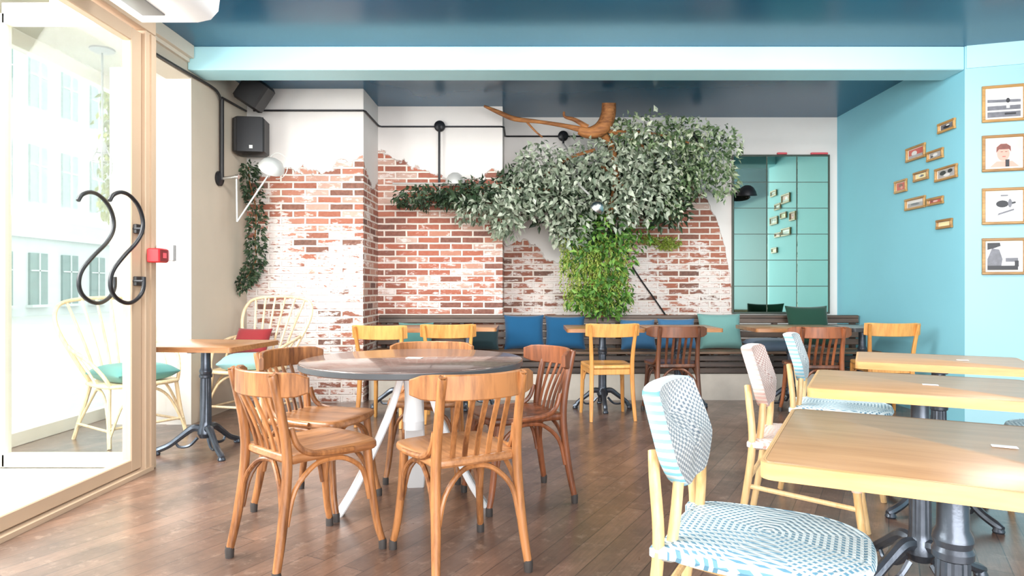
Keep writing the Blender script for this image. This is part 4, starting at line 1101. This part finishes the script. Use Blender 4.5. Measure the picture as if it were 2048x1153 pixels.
def track_lamp(label, x, y, drop, arm_pts, head, tilt, head_m, k=1.0):
    t = thing('wall_lamp', label, 'lamp', (x, y, 2.822), 0, 'wall lamps')
    b = MB(); b.M = Matrix.Rotation(R(90), 4, 'X'); b.lathe([(0.058, 0.0), (0.058, 0.03), (0.04, 0.045), (0.0, 0.05)], 20); b.build('canopy', M['black_metal'], t)
    MB().tube([(0, -0.05, 0.0), (0, -0.055, -drop)], 0.012, 8).build('rod', M['black_metal'], t)
    MB().tube(arm_pts, 0.010, 8).build('arm', M['silver'], t)
    h_ = MB(); h_.M = Matrix.Translation(head) @ Matrix.Rotation(R(tilt[0]), 4, 'X') @ Matrix.Rotation(R(tilt[1]), 4, 'Y') @ Matrix.Scale(k, 4)
    h_.lathe([(0.0, 0.085), (0.03, 0.082), (0.065, 0.060), (0.095, 0.015), (0.105, -0.02), (0.112, -0.022), (0.108, -0.03), (0.098, -0.022), (0.07, 0.04), (0.0, 0.066)], 24)
    h_.build('shade', head_m, t)
    return t
track_lamp('silver dish lamp on a level arm over the red brick bay, left of the plant', -0.94, YB - 0.012, 0.64, [(-0.48, -0.10, -0.62), (0.0, -0.10, -0.62), (0.08, -0.12, -0.62)], (0.18, -0.16, -0.60), (12, 0), M['silver'])
track_lamp('silver lamp head peeping out of the middle of the plant', 0.39, YC - 0.012, 0.10, spline([(0, -0.06, -0.10), (0.05, -0.45, -0.30), (0.08, -0.80, -0.62), (0.20, -1.00, -0.80)], 3), (0.28, -1.05, -0.93), (40, 30), M['chrome'], 0.75)
track_lamp('dark metal lamp on a level arm beside the mirror', 1.90, YC - 0.012, 0.65, [(-0.10, -0.08, -0.64), (0.45, -0.10, -0.64)], (0.52, -0.14, -0.66), (10, 0), M['black_metal'])

# loudspeakers
s1 = thing('loudspeaker', 'black loudspeaker hung square on the corner below the other one', 'loudspeaker', (-2.585, 6.06, 2.515), R(8), 'loudspeakers in the corner')
MB().rbox((0, 0, 0), (0.28, 0.22, 0.34), 0.02).build('cabinet', M['black'], s1)
g = MB(); g.rbox((0.02, -0.116, 0), (0.235, 0.014, 0.315), 0.005); g.build('grille', M['black_metal'], s1)
MB().rbox((0.03, -0.125, -0.115), (0.03, 0.004, 0.03), 0.001).build('badge', M['silver'], s1)
MB().tube([(0, 0.10, 0.12), (0, 0.24, 0.12)], 0.02, 8).build('wall_bracket', M['black_metal'], s1)
s2 = thing('loudspeaker', 'black loudspeaker tilted down from the ceiling, upper one in the corner', 'loudspeaker', (-2.54, 5.95, 2.93), 0, 'loudspeakers in the corner')
rt2 = Matrix.Rotation(R(-28), 3, 'Y') @ Matrix.Rotation(R(-24), 3, 'X')
MB().rbox((0.03, 0, -0.04), (0.24, 0.20, 0.26), 0.02, rot=rt2.inverted() if False else Matrix.Rotation(R(34), 3, 'Y')).build('cabinet', M['black'], s2)
MB().tube([(-0.02, 0.02, 0.02), (-0.02, 0.02, 0.11)], 0.02, 8).build('ceiling_bracket', M['black_metal'], s2)

# fire alarm call point on the door post
fa_ = thing('fire_alarm', 'red fire alarm call point on the tan door post', 'alarm', (XF + 0.011, 3.925, 1.30))
MB().rbox((0.040, 0, 0), (0.075, 0.105, 0.085), 0.006).build('housing', M['red'], fa_)
MB().rbox((0.079, 0, 0), (0.006, 0.085, 0.070), 0.002).build('front_plate', M['dark_red'], fa_)
MB().rbox((0.083, 0, 0), (0.004, 0.035, 0.032), 0.001).build('press_panel', M['pink'], fa_)
cv = MB(); cv.rbox((0.045, 0.066, 0.02), (0.10, 0.02, 0.10), 0.004); cv.build('cover', M['white_gloss'], fa_)
MB().rbox((0.092, 0.085, 0.02), (0.02, 0.018, 0.10), 0.003).build('cover_hinge', M['grey'], fa_)

# pendant in the bay
pd = thing('pendant_lamp', 'caged pendant lamp hanging in the window bay behind the glass panel', 'lamp', (-3.20, 4.88, 2.90))
MB().lathe([(0.0, -0.03), (0.05, -0.028), (0.085, -0.012), (0.085, 0.0)], 20).build('canopy', M['grey'], pd)
MB().tube([(0, 0, -0.02), (0, 0, -0.70)], 0.007, 8).build('rod', M['grey'], pd)
MB().lathe([(0.035, -0.78), (0.03, -0.72), (0.012, -0.69)], 14).build('socket', M['grey'], pd)
cg = MB()
for k in range(6):
    a = R(60 * k); c_, s_ = math.cos(a), math.sin(a)
    cg.tube(spline([(0.03 * c_, 0.03 * s_, -0.75), (0.07 * c_, 0.07 * s_, -0.83), (0.065 * c_, 0.065 * s_, -0.93), (0.02 * c_, 0.02 * s_, -0.98)], 3), 0.0035, 6)
cg.tube([(0.07 * math.cos(R(20 * i)), 0.07 * math.sin(R(20 * i)), -0.85) for i in range(18)], 0.0035, 6, True)
cg.build('wire_cage', M['grey'], pd)

# ---------------------------------------------------------------- planting
rng = random.Random(7)


def P(px, py, D): return Vector(((px - 1057) * D / 1300, D, 1.1 + (578 - py) * D / 1300))


def rand_unit():
    while True:
        v = Vector((rng.uniform(-1, 1), rng.uniform(-1, 1), rng.uniform(-1, 1)))
        if 0.05 < v.length < 1: return v.normalized()


def leaf(mb, p, d, up, L, w, droop=0.2):
    """one folded, pointed leaf"""
    d = d.normalized(); s = d.cross(up)
    s = s.normalized() if s.length > 1e-4 else d.orthogonal().normalized()
    n = s.cross(d)
    b = p; m = p + d * L * 0.45 - n * L * droop * 0.15; t = p + d * L - n * L * droop
    l = m + s * w / 2 + n * w * 0.18; r = m - s * w / 2 + n * w * 0.18
    o = len(mb.v)
    mb.v += [tuple(b), tuple(l), tuple(t), tuple(r), tuple(m)]
    mb.f += [(o, o + 4, o + 1), (o + 1, o + 4, o + 2), (o, o + 3, o + 4), (o + 3, o + 2, o + 4)]; mb.mi += [0] * 4


def clump(mb, c, rx, ry, rz, n, L, yback, hang=0.3):
    for _ in range(n):
        u = rand_unit(); k = rng.random() ** 0.45
        p = Vector((c.x + u.x * rx * k, min(c.y + u.y * ry * k, yback), c.z + u.z * rz * k))
        d = (u * 0.7 + rand_unit() * 0.9 + Vector((0, -0.25, -hang)))
        l = L * rng.uniform(0.65, 1.25)
        leaf(mb, p, d, rand_unit() + Vector((0, -0.6, 0.8)), l, l * rng.uniform(0.42, 0.6), rng.uniform(0, 0.5))


tree = thing('indoor_tree', 'big leafy tree with a peeled trunk spreading over the brick wall above the bench', 'plant', (1.0, 6.86, 0.82))
TO = Vector((-1.0, -6.86, -0.82))
def loc(mb):
    mb.v = [tuple(Vector(v) + TO) for v in mb.v]; return mb
# trunk and branches
tk = MB()
tk.tube(spline([P(1205, 634, 6.84), P(1190, 560, 6.85), P(1205, 470, 6.85), P(1230, 380, 6.80), P(1225, 300, 6.66), P(1200, 262, 6.56)], 5), [0.04, 0.04, 0.035, 0.04], 10)
loc(tk).build('trunk', M['bark'], tree)
tk = MB()
tk.tube(spline([P(1218, 206, 6.45), P(1216, 232, 6.48), P(1204, 256, 6.50), P(1180, 266, 6.50), P(1158, 260, 6.5)], 5), [0.070, 0.075, 0.078, 0.06, 0.045], 12)
tk.tube(spline([P(1172, 262, 6.5), P(1130, 252, 6.52), P(1080, 244, 6.55), P(1030, 238, 6.6), P(1000, 226, 6.62), P(968, 212, 6.62)], 4), [0.035, 0.022, 0.018, 0.026, 0.024, 0.012], 10)
tk.tube(spline([P(1175, 255, 6.49), P(1150, 240, 6.47), P(1130, 234, 6.46), P(1128, 224, 6.46)], 4), [0.03, 0.022, 0.014, 0.012], 8)
tk.tube(spline([P(1050, 240, 6.58), P(1070, 262, 6.6), P(1085, 275, 6.62)], 4), [0.012, 0.008], 6)
loc(tk).build('branch', M['bark'], tree)
tw_ = MB()
for a, b, r in ((P(1215, 262, 6.52), P(1330, 330, 6.75), .02), (P(1215, 262, 6.52), P(1420, 300, 6.7), .015), (P(1190, 300, 6.6), P(1080, 360, 6.75), .02), (P(1100, 380, 6.75), P(820, 395, 6.72), .012), (P(1200, 330, 6.7), P(1280, 420, 6.8), .018)):
    m = (a + b) / 2 + Vector((0, 0, 0.06)); tw_.tube(spline([a, m, b], 5), [r, r * .5], 6)
loc(tw_).build('twig', M['bark'], tree)
yb = 7.28
def dens(cl, mat, name, L, hang=0.3, yback=yb, kind=True):
    mb = MB()
    for px, py, rx, ry, D, n in cl:
        c = P(px, py, D); clump(mb, c, rx * D / 1300, 0.32 if rx > 35 else 0.2, ry * D / 1300, n, L, yback, hang)
    loc(mb); return mb.build(name, mat, tree, smooth=0, kind='stuff')
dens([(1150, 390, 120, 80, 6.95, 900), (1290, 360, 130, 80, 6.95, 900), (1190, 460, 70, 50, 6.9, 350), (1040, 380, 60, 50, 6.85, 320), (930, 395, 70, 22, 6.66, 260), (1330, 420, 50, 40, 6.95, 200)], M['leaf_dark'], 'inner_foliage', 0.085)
dens([(1085, 335, 62, 52, 6.70, 420), (1040, 390, 55, 55, 6.66, 420), (1120, 400, 70, 60, 6.62, 460), (1010, 440, 42, 38, 6.64, 260), (985, 410, 40, 30, 6.64, 180), (1190, 330, 70, 60, 6.60, 420), (1260, 300, 60, 50, 6.60, 300),
      (1230, 400, 70, 55, 6.62, 380), (1290, 390, 60, 55, 6.66, 320), (1140, 460, 45, 40, 6.66, 200), (945, 420, 40, 28, 6.6, 150), (1310, 340, 60, 50, 6.7, 260)], M['leaf_silver'], 'silver_foliage', 0.078, 0.35)
dens([(1290, 268, 80, 42, 6.62, 420), (1370, 275, 70, 42, 6.66, 420), (1420, 310, 60, 50, 6.70, 380), (1452, 285, 34, 34, 6.78, 120), (1450, 360, 28, 42, 6.8, 160), (1350, 340, 60, 55, 6.74, 320), (1340, 405, 40, 36, 6.8, 150), (1390, 360, 45, 35, 6.78, 180), (1245, 262, 30, 26, 6.55, 80)], M['leaf_varieg'], 'variegated_foliage', 0.066, 0.3)
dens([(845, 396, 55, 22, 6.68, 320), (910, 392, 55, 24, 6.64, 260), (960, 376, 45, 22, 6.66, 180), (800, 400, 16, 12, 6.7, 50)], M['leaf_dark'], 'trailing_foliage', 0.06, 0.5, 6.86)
dens([(1200, 470, 60, 45, 6.72, 330), (1165, 520, 40, 40, 6.72, 220), (1225, 520, 42, 50, 6.72, 280), (1195, 585, 50, 42, 6.72, 380), (1240, 585, 26, 40, 6.74, 150), (1160, 600, 26, 26, 6.72, 110), (1210, 620, 40, 16, 6.72, 120), (1270, 470, 34, 40, 6.85, 120)], M['leaf_bright'], 'lower_green_foliage', 0.07, 0.5)
# hanging lime strands
hs = MB()
for k in range(260):
    px = rng.gauss(1180, 46); py = rng.uniform(465, 590)
    if px < 1120 or px > 1265: continue
    p = P(px, py, rng.uniform(6.58, 6.8)); ln = rng.uniform(0.12, 0.34); z = 0
    while z < ln:
        q = p + Vector((rng.uniform(-.008, .008), rng.uniform(-.008, .008), -z)); z += 0.016
        if q.z < 0.87: break
        leaf(hs, q, Vector((rng.uniform(-1, 1), rng.uniform(-1, 1), -0.9)), Vector((0, -1, 0.3)), 0.026, 0.013, 0.2)
loc(hs).build('hanging_strands', M['leaf_lime'], tree, smooth=0, kind='stuff')

# moss cushion on the brick
ms = MB(); clump(ms, P(1335, 487, 7.30), 0.17, 0.03, 0.07, 420, 0.035, 7.34, 0.2); clump(ms, P(1295, 480, 7.30), 0.10, 0.03, 0.05, 160, 0.035, 7.34, 0.2)
tag(ms.build('moss_patch', M['leaf_lime'], smooth=0), 'yellow-green moss patch growing on the brick, right of the plant', 'moss', kind='stuff')
# loose cable across the brick
cb = MB(); cb.tube(spline([P(1262, 530, 7.32), P(1285, 565, 7.335), P(1310, 600, 7.335), P(1332, 632, 7.33)], 5), 0.009, 6)
tag(cb.build('cable', M['black']), 'dark cable hanging down the brick, right of the plant', 'cable')
# vine below the loudspeaker
vn = thing('hanging_vine', 'dark green vine trailing down the corner below the loudspeakers', 'plant', (-2.58, 6.2, 2.35))
stem = spline([P(497, 334, 6.16), P(500, 368, 6.16), P(512, 420, 6.16), P(510, 480, 6.16), P(512, 520, 6.16), P(495, 552, 6.12), P(476, 572, 6.08)], 8)
TO2 = -Vector((-2.58, 6.2, 2.35))
MB().tube([p + TO2 for p in stem], 0.006, 6).build('stem', M['bark'], vn)
vm = MB()
for p in stem:
    for _ in range(15):
        u = rand_unit(); q = p + Vector((u.x * 0.075, -abs(u.y) * 0.07 + 0.03, u.z * 0.05)) + TO2
        leaf(vm, q, u + Vector((0, -0.4, -0.6)), rand_unit() + Vector((0, -1, 0.6)), rng.uniform(0.035, 0.06), rng.uniform(0.02, 0.032), 0.3)
vm.build('foliage', M['leaf_dark'], vn, smooth=0, kind='stuff')
# climber outside the bay
cp = thing('climbing_plant', 'slim yellow-green climbing plant outside the bay window', 'plant', (-4.45, 7.0, -0.11))
MB().tube(spline([(0, 0, 0), (0.05, 0, 1.5), (-0.03, 0, 3.2)], 4), 0.018, 8).build('stem', M['bark'], cp)
cm = MB()
for k in range(900):
    q = Vector((rng.gauss(0, 0.06), rng.gauss(0, 0.06), rng.uniform(1.95, 3.35))); leaf(cm, q, rand_unit() * 0.6 + Vector((0, 0, -1)), rand_unit(), 0.09, 0.04, 0.3)
cm.build('foliage', M['ochre'], cp, smooth=0, kind='stuff')
